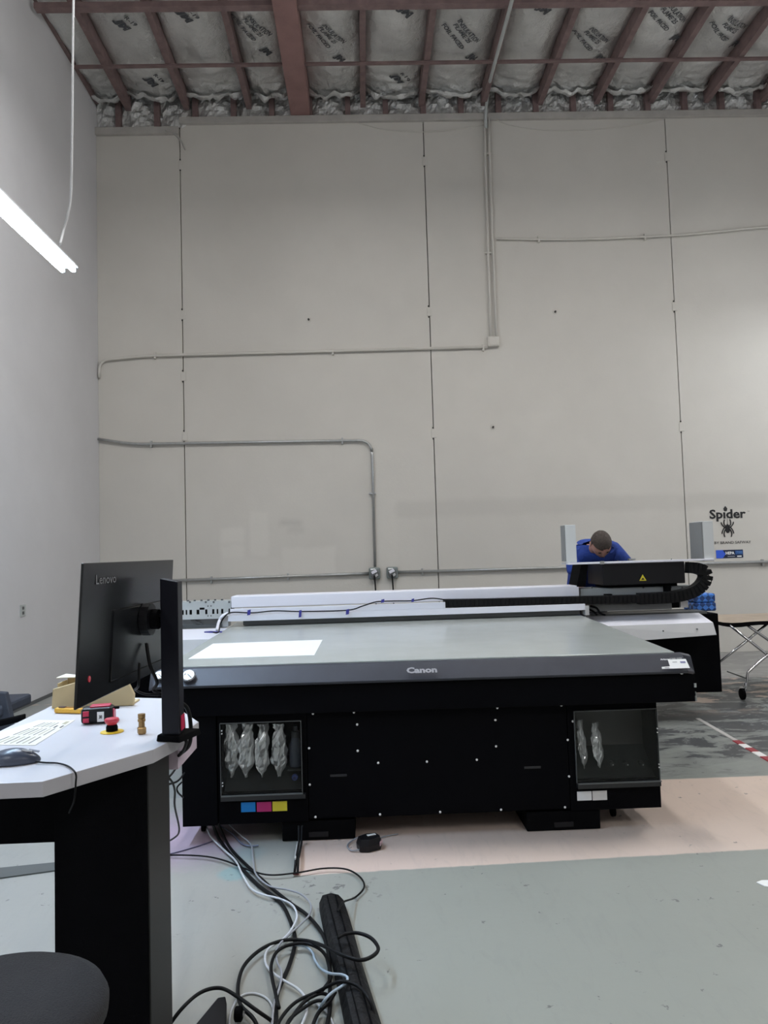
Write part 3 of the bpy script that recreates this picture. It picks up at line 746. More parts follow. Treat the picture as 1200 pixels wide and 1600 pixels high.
# ------------------------------------------------------------------ gantry (part of the printer)
gL, gR = -2.24, 2.846
G0 = py(361, 932, 6.3)
B().box(py(361, 940, 6.3).x, py(905, 925, 6.3).x, 6.3, 6.55, py(361, 950, 6.3).z, py(361, 932, 6.3).z).build('gantry_cover', M_wht, pr, bev=.006)
B().box(py(357, 960, 6.2).x, py(913, 950, 6.2).x, 6.17, 6.2, .945, .995).build('gantry_lip', M_wht, pr, bev=.002)
B().box(py(365, 960, 6.2).x, py(905, 950, 6.2).x, 6.2, 6.50, .985, .993).build('chain_tray', M_wht2, pr)
B().box(py(361, 950, 6.22).x, py(695, 945, 6.22).x, 6.175, 6.195, .996, 1.045).build('gantry_front_plate', M_wht, pr, bev=.002)
B().box(py(380, 960, 6.25).x, py(905, 950, 6.25).x, 6.24, 6.5, .905, .944).build('gantry_underside', M_dgrey, pr)
for xx in (378, 548, 718, 1000):
    if xx < 900:
        q = py(xx, 951-.03*(xx-378), 6.298); B().lathe((q.x, 6.294, q.z), [(.007, 0), (.01, .003), (.01, .006)], 10, 'y').build('cover_screw', M_wht2, pr)
B().box(py(348, 965, 6.2).x, py(357, 965, 6.2).x, 6.18, 6.3, .903, .99).build('lip_bracket', M_wht2, pr)
B().box(py(913, 955, 6.2).x, py(919, 955, 6.2).x, 6.17, 6.3, .903, .98).build('lip_bracket', M_wht2, pr)
# perforated steel beam on the left, with real cut-outs
def perforated(name, x0, x1, z0, z1, y0, y1, holes, m, par):
    xs_ = sorted(set([x0, x1]+[h[0] for h in holes]+[h[1] for h in holes])); zs_ = sorted(set([z0, z1]+[h[2] for h in holes]+[h[3] for h in holes]))
    b = B()
    for i in range(len(xs_)-1):
        z_run = None
        for k in range(len(zs_)-1):
            cx_, cz_ = (xs_[i]+xs_[i+1])/2, (zs_[k]+zs_[k+1])/2
            if not any(h[0] < cx_ < h[1] and h[2] < cz_ < h[3] for h in holes):
                b.box(xs_[i], xs_[i+1], y0, y1, zs_[k], zs_[k+1])
    return b.build(name, m, par)
q0 = py(361, 966, 6.4); zt_ = py(361, 938, 6.4).z; xg = py(361, 940, 6.4).x
holes = []
hx = [(284, 287), (290, 292.5), (296, 300), (307, 311.5), (320.5, 324), (331.5, 335), (338.5, 341), (345.5, 349), (357, 360.5)]
zc_ = py(320, 956, 6.4).z
for (a, c) in hx: holes.append((py(a, 955, 6.4).x, py(c, 955, 6.4).x, zc_-.02, zc_+.02))
holes.append((py(311.8, 950, 6.4).x, py(319.5, 950, 6.4).x, zc_+.018, zc_+.036))
for a in (324.8, 329.6): holes.append((py(a-.8, 946, 6.4).x, py(a+.8, 946, 6.4).x, zc_+.042, zc_+.052)); holes.append((py(a-.8, 961, 6.4).x, py(a+.8, 961, 6.4).x, zc_-.040, zc_-.030))
k = 0
while holes[0][0]-.16*(k+1) > gL+.1:
    xx = holes[0][0]-.16*(k+1); holes += [(xx, xx+.022, zc_-.02, zc_+.02), (xx+.06, xx+.075, zc_-.02, zc_+.02)]; k += 1
pb = perforated('perforated_beam', gL, xg-.002, q0.z, zt_, 6.4, 6.404, holes, M_galv2, pr)
B().box(gL, xg-.002, 6.46, 6.56, q0.z, zt_-.01).build('beam_interior', M_cav, pr)
B().box(gL, xg-.002, 6.4045, 6.56, zt_-.008, zt_).box(gL, xg-.002, 6.4045, 6.56, q0.z, q0.z+.006).build('beam_flange', M_galv2, pr)
for k in range(22):
    xx = gL+.06+k*.057
    if xx < xg-.03: B().box(xx-.008, xx+.008, 6.42, 6.44, zt_+.0005, zt_+.012).build('beam_stud', M_dgrey, pb)
for a in (296.8, 321.5, 333.8, 358):
    q = py(a, 940, 6.4); B().lathe((q.x, 6.394, q.z-.004), [(.007, 0), (.009, .005)], 8, 'y').build('beam_screw', M_dgrey, pb)
B().box(gL, xg-.05, 6.42, 6.55, .875, .905).build('lower_rail', M_dgrey, pr)
B().box(gL, xg-.05, 6.46, 6.5, .905, q0.z-.001).build('lower_web', mat('web_grey', lin(130, 132, 132), .5), pr)
B().obox(((py(298, 968, 6.42).x+py(316, 977, 6.42).x)/2, 6.44, .925), (.05, 0, -.022), (0, .005, 0), (.003, 0, .008)).build('web_brace', M_dgrey, pr)
B().box(gL-.125, gL-.105, 6.35, 6.6, .75, py(125, 913, 6.3).z).box(gL-.104, gL-.001, 6.5, 6.52, .75, py(125, 914, 6.3).z).build('end_plate', M_galv2, pr)
# side wings (white prisms beyond the bed edges)
def wing(x0, x1, za, zb):
    P0 = [(6.38, .875), (6.12, .815), (6.07, .72), (6.38, .72)]
    r0 = [(x0, y, z-(za if z == .72 else 0)) for y, z in P0]; r1 = [(x1, y, z-(zb if z == .72 else 0)) for y, z in P0]
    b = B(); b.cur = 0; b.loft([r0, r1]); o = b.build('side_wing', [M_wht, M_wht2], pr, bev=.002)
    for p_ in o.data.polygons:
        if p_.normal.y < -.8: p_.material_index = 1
    return o
wing(1.83, py(1107, 965, 6.2).x, .04, .0); wing(gL+.01, -1.135, .0, .03)
for (a, c) in ((1037, 986), (1090, 983)):
    q = py(a, c, 6.08); B().lathe((q.x, 6.085, q.z), [(.006, 0), (.006, .02)], 8, 'y').build('wing_screw', M_dgrey, pr)
# black leg housings under the gantry ends
xh = py(1133, 1000, 6.3).x
B().box(2.05, xh, 6.40, 6.95, .20, .862).build('leg_housing', M_black, pr, bev=.006)
B().box(1.74, 2.045, 6.42, 6.60, .30, .715).build('leg_housing', M_black, pr)
B().box(gL, -1.75, 6.40, 6.95, .20, .862).build('leg_housing', M_black, pr, bev=.006)
for xx in (1.35, -.85):
    B().box(xx-.03, xx+.03, 6.52, 6.7, .0, .719).build('leg_post', M_blackm, pr)
B().box(1.9, xh-.1, 6.39, 6.6, .863, .885).build('wing_shelf', M_dgrey, pr)
# carriage at the right
cx0, cx1 = 1.98, py(1070, 890, 6.25).x
B().box(cx0, cx1, 6.25, 6.70, 1.135, 1.315).build('carriage_head', [mat('carriage_black', lin(20, 20, 24), .5, spec=.3)], pr, bev=.006)
B().box(cx0+.05, cx1-.05, 6.3, 6.65, 1.112, 1.134).build('carriage_foot', M_blackm, pr)
q = py(1005, 904, 6.24)
B().prism([(q.x-.03, 6.2495, q.z-.018), (q.x+.03, 6.2495, q.z-.018), (q.x, 6.2495, q.z+.034)], (0, -.0015, 0)).build('warning_triangle', mat('warning_yellow', lin(240, 220, 60), .4), pr)
B().prism([(q.x-.015, 6.2478, q.z-.010), (q.x+.015, 6.2478, q.z-.010), (q.x, 6.2478, q.z+.008)], (0, -.001, 0)).build('warning_mark', M_text, pr)
# left guard blade
B().prism([py(901, 917, 6.3), py(915, 917, 6.3), py(919, 881, 6.3), py(908, 881, 6.3)], (0, .25, 0)).build('guard_blade', M_blackm, pr)
for (a, c) in ((919, 6.34), (921, 6.4)): pass
# carriage beam (grey plate under the head)
B().hexa([(py(906, 928, 6.35).x, 6.33, 1.045), (py(1083, 922, 6.35).x-.04, 6.33, 1.045), (py(1083, 922, 6.35).x-.04, 6.6, 1.045), (py(906, 928, 6.35).x, 6.6, 1.045),
          (py(906, 928, 6.35).x, 6.33, 1.11), (py(1083, 922, 6.35).x, 6.33, 1.11), (py(1083, 922, 6.35).x, 6.6, 1.11), (py(906, 928, 6.35).x, 6.6, 1.11)]).build('carriage_beam', mat('beam_grey', lin(158, 164, 166), .4, metal=.3), pr, bev=.003)
for a in (925, 1005, 1048, 1066):
    q = py(a, 918, 6.33); B().lathe((q.x, 6.324, q.z), [(.006, 0), (.009, .004)], 8, 'y').build('beam_screw', M_dgrey, pr)
B().box(py(1042, 920, 6.25).x, py(1050, 920, 6.25).x, 6.27, 6.33, 1.03, 1.125).build('chain_clamp', M_blackm, pr)
B().box(py(948, 930, 6.25).x, py(958, 930, 6.25).x, 6.27, 6.33, 1.04, 1.062).build('chain_clamp', M_blackm, pr)
B().box(py(920, 955, 6.25).x, py(1052, 945, 6.25).x, 6.28, 6.45, .92, .975).build('lower_beam', M_dgrey, pr, bev=.003)
B().box(py(1053, 948, 6.25).x, py(1064, 948, 6.25).x, 6.28, 6.45, .93, .975).build('end_stop', M_blackm, pr)
B().box(py(1066, 948, 6.25).x, py(1078, 948, 6.25).x, 6.28, 6.4, .93, .985).build('end_bracket', M_wht2, pr)
B().tube(spline([py(922, 947, 6.24), py(932, 950, 6.22), py(938, 958, 6.2), py(945, 961, 6.22)], 6), .009, 8).build('hose', M_blackm, pr, smooth='all')
B().tube(spline([py(920, 952, 6.24), py(928, 956, 6.22), py(933, 961, 6.2)], 6), .008, 8).build('hose', M_blackm, pr, smooth='all')
# energy chain: ribbed links along a J path
path = [py(696, 942.5, 6.24), py(760, 941.5, 6.24), py(850, 939, 6.24), py(940, 937, 6.24), py(1010, 935, 6.24), py(1050, 932.5, 6.24), py(1078, 926, 6.24), py(1094, 916, 6.24), py(1101.5, 903, 6.24), py(1099, 893, 6.24), py(1088, 888, 6.24), py(1070, 886.5, 6.24)]
path = spline(path, 20)
dist = [0]
for i in range(1, len(path)): dist.append(dist[-1]+(path[i]-path[i-1]).length)
def along(d):
    for i in range(1, len(path)):
        if dist[i] >= d: f_ = (d-dist[i-1])/max(1e-6, dist[i]-dist[i-1]); return path[i-1].lerp(path[i], f_), (path[i]-path[i-1]).normalized()
    return path[-1], (path[-1]-path[-2]).normalized()
ch = B(); rb_ = B(); d = .0; pitch = .036
while d < dist[-1]:
    p_, t_ = along(d); n_ = Vector((-t_.z, 0, t_.x)); hh = .033 if d < 1.6 else .046
    ch.obox(p_, t_*pitch*.47, (0, .045, 0), n_*hh)
    rb_.obox(p_+Vector((0, -.047, 0)), t_*pitch*.3, (0, .004, 0), n_*hh*.8)
    d += pitch
ch.build('energy_chain', mat('chain_black', lin(20, 21, 23), .6, spec=.2), pr, kind='stuff'); rb_.build('chain_link_plates', M_cblk, pr, kind='stuff')
B().tube(spline([py(1106, 898, 6.2), py(1111, 903, 6.2), py(1111, 909, 6.2), py(1106, 914, 6.2)], 6), .004, 6).build('chain_tie', M_cblk, pr)
B().tube(spline([py(1084, 926, 6.2), py(1086, 917, 6.2), py(1092, 913, 6.2)], 6), .004, 6).build('chain_tie', M_cblk, pr)
# white service rail and two upright brackets above the carriage
B().box(py(886, 880, 6.22).x, py(1112, 876, 6.22).x, 6.18, 6.24, 1.318, 1.334).build('service_rail', M_wht, pr, bev=.002)
B().box(py(886, 880, 6.22).x, py(893, 880, 6.22).x, 6.24, 6.40, 1.318, 1.334).box(py(1105, 880, 6.22).x, py(1112, 880, 6.22).x, 6.24, 6.40, 1.318, 1.334).build('rail_return', M_wht2, pr)
q0 = py(884, 879, 6.22); q1 = py(898, 820, 6.22)
B().box(q0.x, q1.x, 6.2, 6.27, q0.z, q1.z).build('upright_bracket', mat('bracket_pale', lin(205, 208, 208), .4), pr, bev=.003)
B().box(q0.x-.012, q0.x-.001, 6.2, 6.3, q0.z+.01, q1.z-.004).build('bracket_shaded_side', mat('bracket_shade', lin(128, 130, 130), .5), pr)  # darker strip puts the bracket's shaded left side into colour
q0 = py(1099, 877, 6.22); q1 = py(1112, 814, 6.22)
bk = B().box(q0.x, q1.x, 6.2, 6.4, q0.z, q1.z); bk.build('upright_bracket', [MATS['bracket_pale'], M_dgrey], pr, bev=.003)
B().box(q0.x-.012, q0.x-.001, 6.2, 6.43, q0.z+.01, q1.z-.005).build('bracket_shaded_side', mat('bracket_shade', lin(128, 130, 130), .5), pr)  # same painted shade on the right bracket's left side
B().box(py(936, 878, 6.2).x, py(942, 878, 6.2).x, 6.165, 6.179, 1.314, 1.340).build('rail_latch', M_galv, pr)
B().box(py(990, 878, 6.2).x, py(1000, 878, 6.2).x, 6.3, 6.34, 1.335, 1.352).build('rail_latch', M_galv, pr)
for a in (966, 1050): 
    q = py(a, 877, 6.2); B().lathe((q.x, 6.21, 1.334), [(.005, 0), (.005, .008)], 8, 'z').build('rail_screw', M_dgrey, pr)

# white sheet on the bed
P4 = [pz(294, 1030, T), pz(491, 1024, T), pz(504, 1000, T), pz(333, 1006, T)]
tag(B().prism([p_+Vector((0, 0, .0005)) for p_ in P4], (0, 0, .0015)).build('paper_sheet', M_paper), 'blank white sheet lying on the grey printer bed, front left', 'paper')

# cable taped along the gantry, white guide at its left end
pts = [pz(328, 987, .905), pz(341, 988, .907), py(344, 976, 6.16), py(350, 965, 6.15), py(362, 957, 6.155), py(395, 957.5, 6.155), py(430, 954.5, 6.155), py(470, 955.5, 6.155), py(542, 953.5, 6.155), py(566, 947, 6.155), py(585, 941, 6.16), py(598, 939.5, 6.16), py(620, 939, 6.16), py(645, 938.5, 6.16), py(672, 935, 6.16), py(688, 936, 6.16), py(697, 938, 6.165)]
wire('taped_cable', pts, .0055, M_cblk, 'thin black cable taped along the white front of the printer gantry', 'cable', 6)
tapes = [(389, 957, 5, 8), (469, 959, 4, 11), (543, 956, 5, 8), (598, 939, 5, 5), (645, 938, 4, 5)]
for i, (a, c, w_, h_) in enumerate(tapes):
    q = py(a, c, 6.148); hw = w_/2/FPX*6.15; hh = h_/2/FPX*6.15
    tag(B().obox(q, Vector((hw, 0, .2*hw)), (0, .002, 0), Vector((.1*hh, 0, hh))).build('tape_piece', M_blu),
        ['leftmost navy tape piece on the white gantry, nearest its left end', 'tall navy tape piece, second from the left on the gantry', 'navy tape piece in the middle, just before the cable climbs', 'small navy tape piece where the cable has climbed the gantry front', 'rightmost small navy tape piece beside the start of the black chain'][i], 'tape', 'navy tape pieces on the gantry')
c0 = pz(333, 988.5, .9)
tag(B().obox((c0.x, c0.y, .905), (.05, -.03, .0), (.02, .02, 0), (0, 0, .004)).build('tape_piece', M_blu, bev=.001), 'long navy tape strip at the left bed corner holding the cable end', 'tape', 'navy tape pieces on the gantry')
pts = [py(356, 958, 6.17), py(347, 963, 6.15), py(342, 972, 6.13), pz(339, 984, .912)]
wire('white_hose', pts, .012, M_wht, 'short white hose curving down at the left end of the gantry', 'hose')

# ------------------------------------------------------------------ ink pouches and bottle
def pouch(cx, xoff, top, bot, w, seed, lean, label, grp, ydepth, slim=1.0):
    a = py(cx, top, YF+ydepth); c = py(cx+lean, bot, YF+ydepth)
    H = a.z-c.z; n = 24; rings = []
    for k in range(17):
        v = k/16
        if v < .09: f_ = .10+.22*(v/.09)
        elif v < .24: f_ = .32+.70*((v-.09)/.15)
        elif v < .70: f_ = 1.0-.04*sin((v-.24)*8+seed)
        else: f_ = 1-.40*min(1, (v-.70)/.16)+.25*max(0, (v-.86)/.14)
        twist = .5*sin(seed)*(v > .75)*(v-.75)*4
        thick = (.25+.75*min(1, v/.3))*(1-.65*max(0, (v-.7)/.3))
        X = c.x+(a.x-c.x)*v; Z = c.z+H*v
        g_ = []
        for i in range(n):
            an = 2*pi*i/n; u = cos(an)*w*f_; d_ = sin(an)*w*.55*thick*slim
            wr = nz(u*9+seed, Z, seed, 18, .013)+nz(an*.7, Z+seed, 4, 45, .006)
            g_.append((X+u*cos(twist)+wr, YF+ydepth+d_+u*sin(twist)+wr, Z+nz(an, seed, Z, 5, .006)))
        rings.append(g_)
    o = B().loft(rings).build('ink_pouch', M_pouch)
    tag(o, label, 'pouch', grp); return o
gp = 'silver ink pouches'
xs4 = [(362, 362, 0), (387, 385, 1), (411, 410, 2), (436, 435, 3)]
lab4 = ['leftmost silver ink pouch in the left window', 'silver ink pouch with a mid crease, second in the left window', 'silver ink pouch third from the left in the left window', 'widest bulging silver ink pouch, fourth in the left window beside the bottle']
for i, (a, c, s_) in enumerate(xs4):
    pouch(a, 0, 1131, 1214-(1 if i == 3 else 0), .037 if i < 3 else .041, i*3.1+1, c-a if i < 3 else 0, lab4[i], gp, .075)
pouch(905, 0, 1126, 1200, .021, 21, 9, 'thin silver pouch leaning against the left edge of the right window', gp, .09)
pouch(929, 0, 1130, 1199, .026, 27, 9, 'silver pouch second from the left in the right window', gp, .09)
q = py(462, 1190, YF+.1); z0_ = wins[0][2]+.095; zt2 = py(463, 1133, YF+.1).z
bt = thing('ink_bottle', 'dim grey blue plastic bottle at the right end of the left window', 'bottle', (q.x, YF+.11, z0_))
mb_ = mat('dim_blue_plastic', lin(78, 84, 96), .4)
B().lathe((q.x, YF+.11, z0_), [(.030, 0), (.033, .006), (.033, .11), (.022, .14), (.02, .15)], 16, 'z', 1, .8).build('bottle_body', mb_, bt, smooth=True)
B().lathe((q.x, YF+.11, z0_+.151), [(.022, 0), (.022, .03), (.014, .034), (.014, min(.06, zt2-z0_-.152))], 16).build('cap', mat('dim_grey_plastic', lin(60, 62, 66), .4), bt)
B().box(q.x-.04, q.x+.04, YF+.07, YF+.15, z0_-.012, z0_-.0005).build('bottle_shelf', M_cav, pr)

# ------------------------------------------------------------------ blue packages on the housing
M_bp = patterned_mat('blue_patterned_wrap', lin(78, 138, 226), lin(24, 46, 104), 26)
x0, x1 = py(1087, 950, 6.6).x, py(1121.5, 950, 6.6).x
for k, lb in enumerate(('lower blue patterned soft pack behind the right end of the printer', 'upper blue patterned soft pack behind the right end of the printer')):
    z0_ = .8865+k*.078 if False else .863+k*.078
    o = B().box(x0+.004*k, x1-.004*k, 6.62, 6.86, z0_+.0005, z0_+.077).build('wipes_pack', M_bp, bev=.014)
    tag(o, lb, 'package', 'blue patterned packs')

# ================================================================== PERSON
def skin_mesh(name, pts, eds, rad, m, parent, root=0, sub=2):
    me = bpy.data.meshes.new(name); o0 = ORG[parent.name]
    me.from_pydata([tuple(Vector(p)-o0) for p in pts], eds, []); me.materials.append(m)
    o = bpy.data.objects.new(name, me); COL.objects.link(o); o.parent = parent; ORG[o.name] = o0
    md = o.modifiers.new('Skin', 'SKIN'); md.use_smooth_shade = True
    for i, r in enumerate(rad):
        sv = me.skin_vertices[0].data[i]; sv.radius = (r, r) if not isinstance(r, tuple) else r; sv.use_root = (i == root)
    sb = o.modifiers.new('Sub', 'SUBSURF'); sb.levels = sub; sb.render_levels = sub
    dg = bpy.context.evaluated_depsgraph_get(); ev = o.evaluated_get(dg); nm = bpy.data.meshes.new_from_object(ev)
    o.modifiers.clear(); o.data = nm; nm.name = name
    if not nm.materials: nm.materials.append(m)
    for q in nm.polygons: q.use_smooth = True
    return o
M_skin = mat('skin', lin(178, 134, 120), .5, var=.05, vscale=30)
M_shirt = mat('royal_blue_cotton', lin(34, 62, 140), .85, var=.12, vscale=25, bump=.3, bscale=60)
M_hair = mat('short_brown_grey_hair', lin(62, 52, 46), .7, var=.3, vscale=60, bump=.8, bscale=160)
M_jean = mat('dark_trousers', lin(36, 38, 50), .85)
HX = py(939, 850, 6.5).x
pe = thing('person', 'person in a blue t-shirt bending head down over the printer carriage', 'person', (HX, 7.1, 0))
dx = HX-2.0
SL = Vector((HX-.175, 6.80, 1.42)); SR = Vector((HX+.235, 6.80, 1.445))
EL = Vector((py(903, 902, 6.74).x-.01, 6.80, 1.19)); ER = Vector((HX+.385, 6.84, 1.2))
WLp = Vector((EL.x+.045, 6.74, 1.075)); WRp = Vector((HX+.26, 6.76, 1.10))
bp_ = [(HX+.01, 7.12, .95), (HX+.01, 7.08, 1.1), (HX+.01, 6.96, 1.27), (HX+.005, 6.86, 1.37), (HX, 6.74, 1.44), (HX, 6.62, 1.475),
       SL+Vector((.03, .03, -.06)), EL, WLp, SR+Vector((-.03, .03, -.06)), ER, WRp,
       (HX-.10, 7.12, .90), (HX-.13, 7.10, .50), (HX-.14, 7.14, .09), (HX-.14, 7.02, .045),
       (HX+.12, 7.12, .90), (HX+.14, 7.10, .50), (HX+.15, 7.14, .09), (HX+.15, 7.02, .045)]
be = [(0, 1), (1, 2), (2, 3), (3, 4), (4, 5), (3, 6), (6, 7), (7, 8), (3, 9), (9, 10), (10, 11), (0, 12), (12, 13), (13, 14), (14, 15), (0, 16), (16, 17), (17, 18), (18, 19)]
br = [.12, .11, .10, .05, .05, .05, .035, .040, .027, .035, .040, .027, .085, .058, .042, .035, .085, .058, .042, .035]
body = skin_mesh('body', bp_, be, br, M_skin, pe)
# hands: palm plus five separate bent fingers, joined into the body mesh as skinned chains
def hand(wp, s, curl):
    pts = [wp, wp+Vector((.01*s, -.05, -.035))]; eds = [(0, 1)]; rad = [.024, (.032)]
    palm = pts[1]
    for k in range(4):
        off = (k-1.5)*.019
        a = palm+Vector((off, -.028, -.012)); b2 = a+Vector((off*.1, -.032, -.008)); c2 = b2+Vector((0, -.018, -.02*curl)); d2 = c2+Vector((0, -.004, -.018*curl))
        L = [.9, 1.0, .95, .75][k]
        i0 = len(pts); pts += [a, a+(b2-a)*L, a+(b2-a)*L+(c2-b2)*L, a+(b2-a)*L+(c2-b2)*L+(d2-c2)*L]; eds += [(1, i0), (i0, i0+1), (i0+1, i0+2), (i0+2, i0+3)]; rad += [.010, .009, .0085, .0075]
    i0 = len(pts); pts += [palm+Vector((.035*s, .008, -.004)), palm+Vector((.05*s, -.02, -.012)), palm+Vector((.052*s, -.042, -.018))]; eds += [(1, i0), (i0, i0+1), (i0+1, i0+2)]; rad += [.012, .010, .009]
    return pts, eds, rad
hands = []
for (w_, s_) in ((WLp, 1), (WRp, -1)):
    h_ = hand(w_, s_, 1.0); hands.append(skin_mesh('hand', *h_, M_skin, pe, 0, 1))
# head: sculpted from a sphere, turned face-down
def make_head(scale=1.0):
    bm = bmesh.new(); bmesh.ops.create_uvsphere(bm, u_segments=40, v_segments=28, radius=1)
    for v in bm.verts:
        x_, y_, z_ = v.co
        X = x_*.078; Y = y_*.098; Z = z_*.118
        if z_ < 0: X *= 1-.22*(-z_); 
        if z_ < 0 and y_ > 0: Y *= 1-.35*(-z_)
        # face at -Y: nose, brow, eye sockets, mouth, chin
        if y_ < 0:
            fx = x_; 
            Y -= .026*math.exp(-((fx/.13)**2)-(((z_+.12)/.17)**2))
            Y -= .008*math.exp(-((fx/.5)**2)-(((z_-.18)/.08)**2))
            Y += .011*(math.exp(-(((fx-.38)/.16)**2)-(((z_-.03)/.10)**2))+math.exp(-(((fx+.38)/.16)**2)-(((z_-.03)/.10)**2)))
            Y -= .007*math.exp(-((fx/.25)**2)-(((z_+.42)/.06)**2))
            Y += .005*math.exp(-((fx/.25)**2)-(((z_+.50)/.03)**2))
            Y -= .010*math.exp(-((fx/.25)**2)-(((z_+.80)/.14)**2))
        v.co = Vector((X, Y, Z))
    for s in (-1, 1):
        g_ = bmesh.ops.create_uvsphere(bm, u_segments=12, v_segments=8, radius=1)
        for v in g_['verts']:
            v.co = Vector((s*(.078+v.co.x*.009+.004*abs(v.co.y)), .012+v.co.y*.018, -.005+v.co.z*.031))
    return bm
Hc = Vector((HX, 6.50, py(939, 850, 6.5).z)); SC = 1.08
Rt = Matrix.Rotation(radians(57), 4, 'X')
# local -Y face; rotate so that the face turns down: +X rotation tips -Y toward -Z
TM_ = Matrix.Translation(Hc) @ Matrix.Rotation(radians(-4), 4, 'Y') @ Matrix.Rotation(radians(-4), 4, 'Z') @ Rt @ Matrix.Scale(SC, 4)
o0 = ORG[pe.name]
def bm_obj(name, bm, m, parent, sm=True):
    me = bpy.data.meshes.new(name); bm.to_mesh(me); bm.free(); me.materials.append(m)
    o = bpy.data.objects.new(name, me); COL.objects.link(o); o.parent = parent; ORG[o.name] = ORG[parent.name]
    if sm:
        for q in me.polygons: q.use_smooth = True
    return o
hb = make_head(); bmesh.ops.transform(hb, matrix=Matrix.Translation(-o0) @ TM_, verts=hb.verts)
head = bm_obj('head_tmp', hb, M_skin, pe)
# join head and hands into the one body mesh
bmj = bmesh.new()
for o in [body, head]+hands: bmj.from_mesh(o.data)
for o in [head]+hands: bpy.data.objects.remove(o)
bmj.to_mesh(body.data); bmj.free()
for q in body.data.polygons: q.use_smooth = True
# eyebrows, eyes and mouth
def face_bit(name, cs, r3, m):
    bm = bmesh.new()
    for c in cs:
        g_ = bmesh.ops.create_uvsphere(bm, u_segments=12, v_segments=8, radius=1)
        for v in g_['verts']: v.co = Vector((v.co.x*r3[0], v.co.y*r3[1], v.co.z*r3[2]))+Vector(c)
    bmesh.ops.transform(bm, matrix=Matrix.Translation(-o0) @ TM_, verts=bm.verts)
    return bm_obj(name, bm, m, pe)
face_bit('eyes', [(-.029, -.082, .003), (.029, -.082, .003)], (.012, .009, .008), mat('eye', lin(70, 52, 48), .3))
face_bit('eyebrows', [(-.03, -.094, .022), (.03, -.094, .022)], (.018, .004, .004), M_hair)
face_bit('mouth', [(0, -.085, -.058)], (.020, .006, .0035), mat('lips', lin(150, 90, 86), .5))
# hair cap
hb = bmesh.new(); bmesh.ops.create_uvsphere(hb, u_segments=48, v_segments=32, radius=1)
kill = []
for v in hb.verts:
    x_, y_, z_ = v.co
    line = .42 + .18*max(0, -y_)*(1-abs(x_)*.8) if y_ < 0 else .42-.75*y_
    if y_ < -.2: line = .36+.05*sin(x_*5+1)
    elif y_ < .15: line = .12
    else: line = -.55
    if z_ < line: kill.append(v)
    rr = 1.05+.02*noise.noise(v.co*9)
    X = x_*.078*rr+.0*x_; Y = y_*.098*rr; Z = z_*.118*rr
    if z_ < 0: X *= 1-.22*(-z_)
    v.co = Vector((X*1.02, Y*1.01, Z))
bmesh.ops.delete(hb, geom=kill, context='VERTS')
bmesh.ops.solidify(hb, geom=hb.faces, thickness=.004)
bmesh.ops.transform(hb, matrix=Matrix.Translation(-o0) @ TM_, verts=hb.verts)
bm_obj('hair', hb, M_hair, pe)
# t-shirt, trousers, shoes
sp_ = [(HX+.01, 7.12, .92), (HX+.01, 7.08, 1.08), (HX+.01, 6.97, 1.25), (HX+.005, 6.86, 1.385), (HX-.01, 6.75, 1.455), SL+Vector((.02, .01, -.035)), EL+Vector((0, 0, .06)), EL+Vector((0, 0, .02)), SR+Vector((-.02, .01, -.035)), ER+Vector((-.01, 0, .02)), ER.lerp(WRp, .08)]
se = [(0, 1), (1, 2), (2, 3), (3, 4), (3, 5), (5, 6), (6, 7), (3, 8), (8, 9), (9, 10)]
sr = [(.19, .14), (.185, .14), (.19, .14), (.16, .14), (.12, .10), .10, .078, .07, .10, .078, .07]
skin_mesh('t_shirt', sp_, se, sr, M_shirt, pe)
tp = [(HX+.01, 7.12, .94), (HX-.10, 7.12, .86), (HX-.13, 7.10, .50), (HX-.14, 7.14, .09), (HX+.12, 7.12, .86), (HX+.14, 7.10, .50), (HX+.15, 7.14, .09)]
skin_mesh('trousers', tp, [(0, 1), (1, 2), (2, 3), (0, 4), (4, 5), (5, 6)], [.15, .11, .085, .075, .11, .085, .075], M_jean, pe)
for xx in (HX-.14, HX+.15):
    bm = bmesh.new(); g_ = bmesh.ops.create_uvsphere(bm, u_segments=16, v_segments=10, radius=1)
    for v in bm.verts: v.co = Vector((v.co.x*.05, v.co.y*.14, max(-.5, v.co.z)*.07))+Vector((xx, 7.06, .037))-o0
    bm_obj('shoe', bm, M_blackm, pe)

# ================================================================== ROLLING TABLE (right)
YC = 7.05
tb = thing('folding_table', 'beige topped folding table on crossed chrome legs and casters, at the right edge', 'table', (py(1180, 1090, YC).x, YC+.3, 0))
za = py(1140, 975, YC).z
x0 = py(1129, 970, YC).x; x1 = 4.9
b = B(); n = 18; top = []; 
vs = []; fs = []
for i in range(n+1):
    X = x0+(x1-x0)*i/n; sag = -.018*sin(i*.55+.3)-.008*sin(i*1.4)
    for (yy, zz) in ((YC+.75, za+.02), (YC, za+.02+sag*.5), (YC-.005, za-.012+sag), (YC+.75, za-.005)): vs.append((X, yy, zz))
for i in range(n):
    for k in range(4): a = i*4+k; c_ = i*4+(k+1) % 4; fs.append((a, c_, c_+4, a+4))
fs += [(0, 1, 2, 3), (n*4+3, n*4+2, n*4+1, n*4)]
o = B().add(vs, fs).build('tabletop', [mat('beige_tabletop', lin(164, 150, 134), .6, var=.1), M_blackm], tb)
for q in o.data.polygons:
    if q.normal.z < .5: q.material_index = 1
def rod(name, pts, r=.0125, m=M_chrome): return B().tube(pts, r, 10).build(name, m, tb, smooth='all')
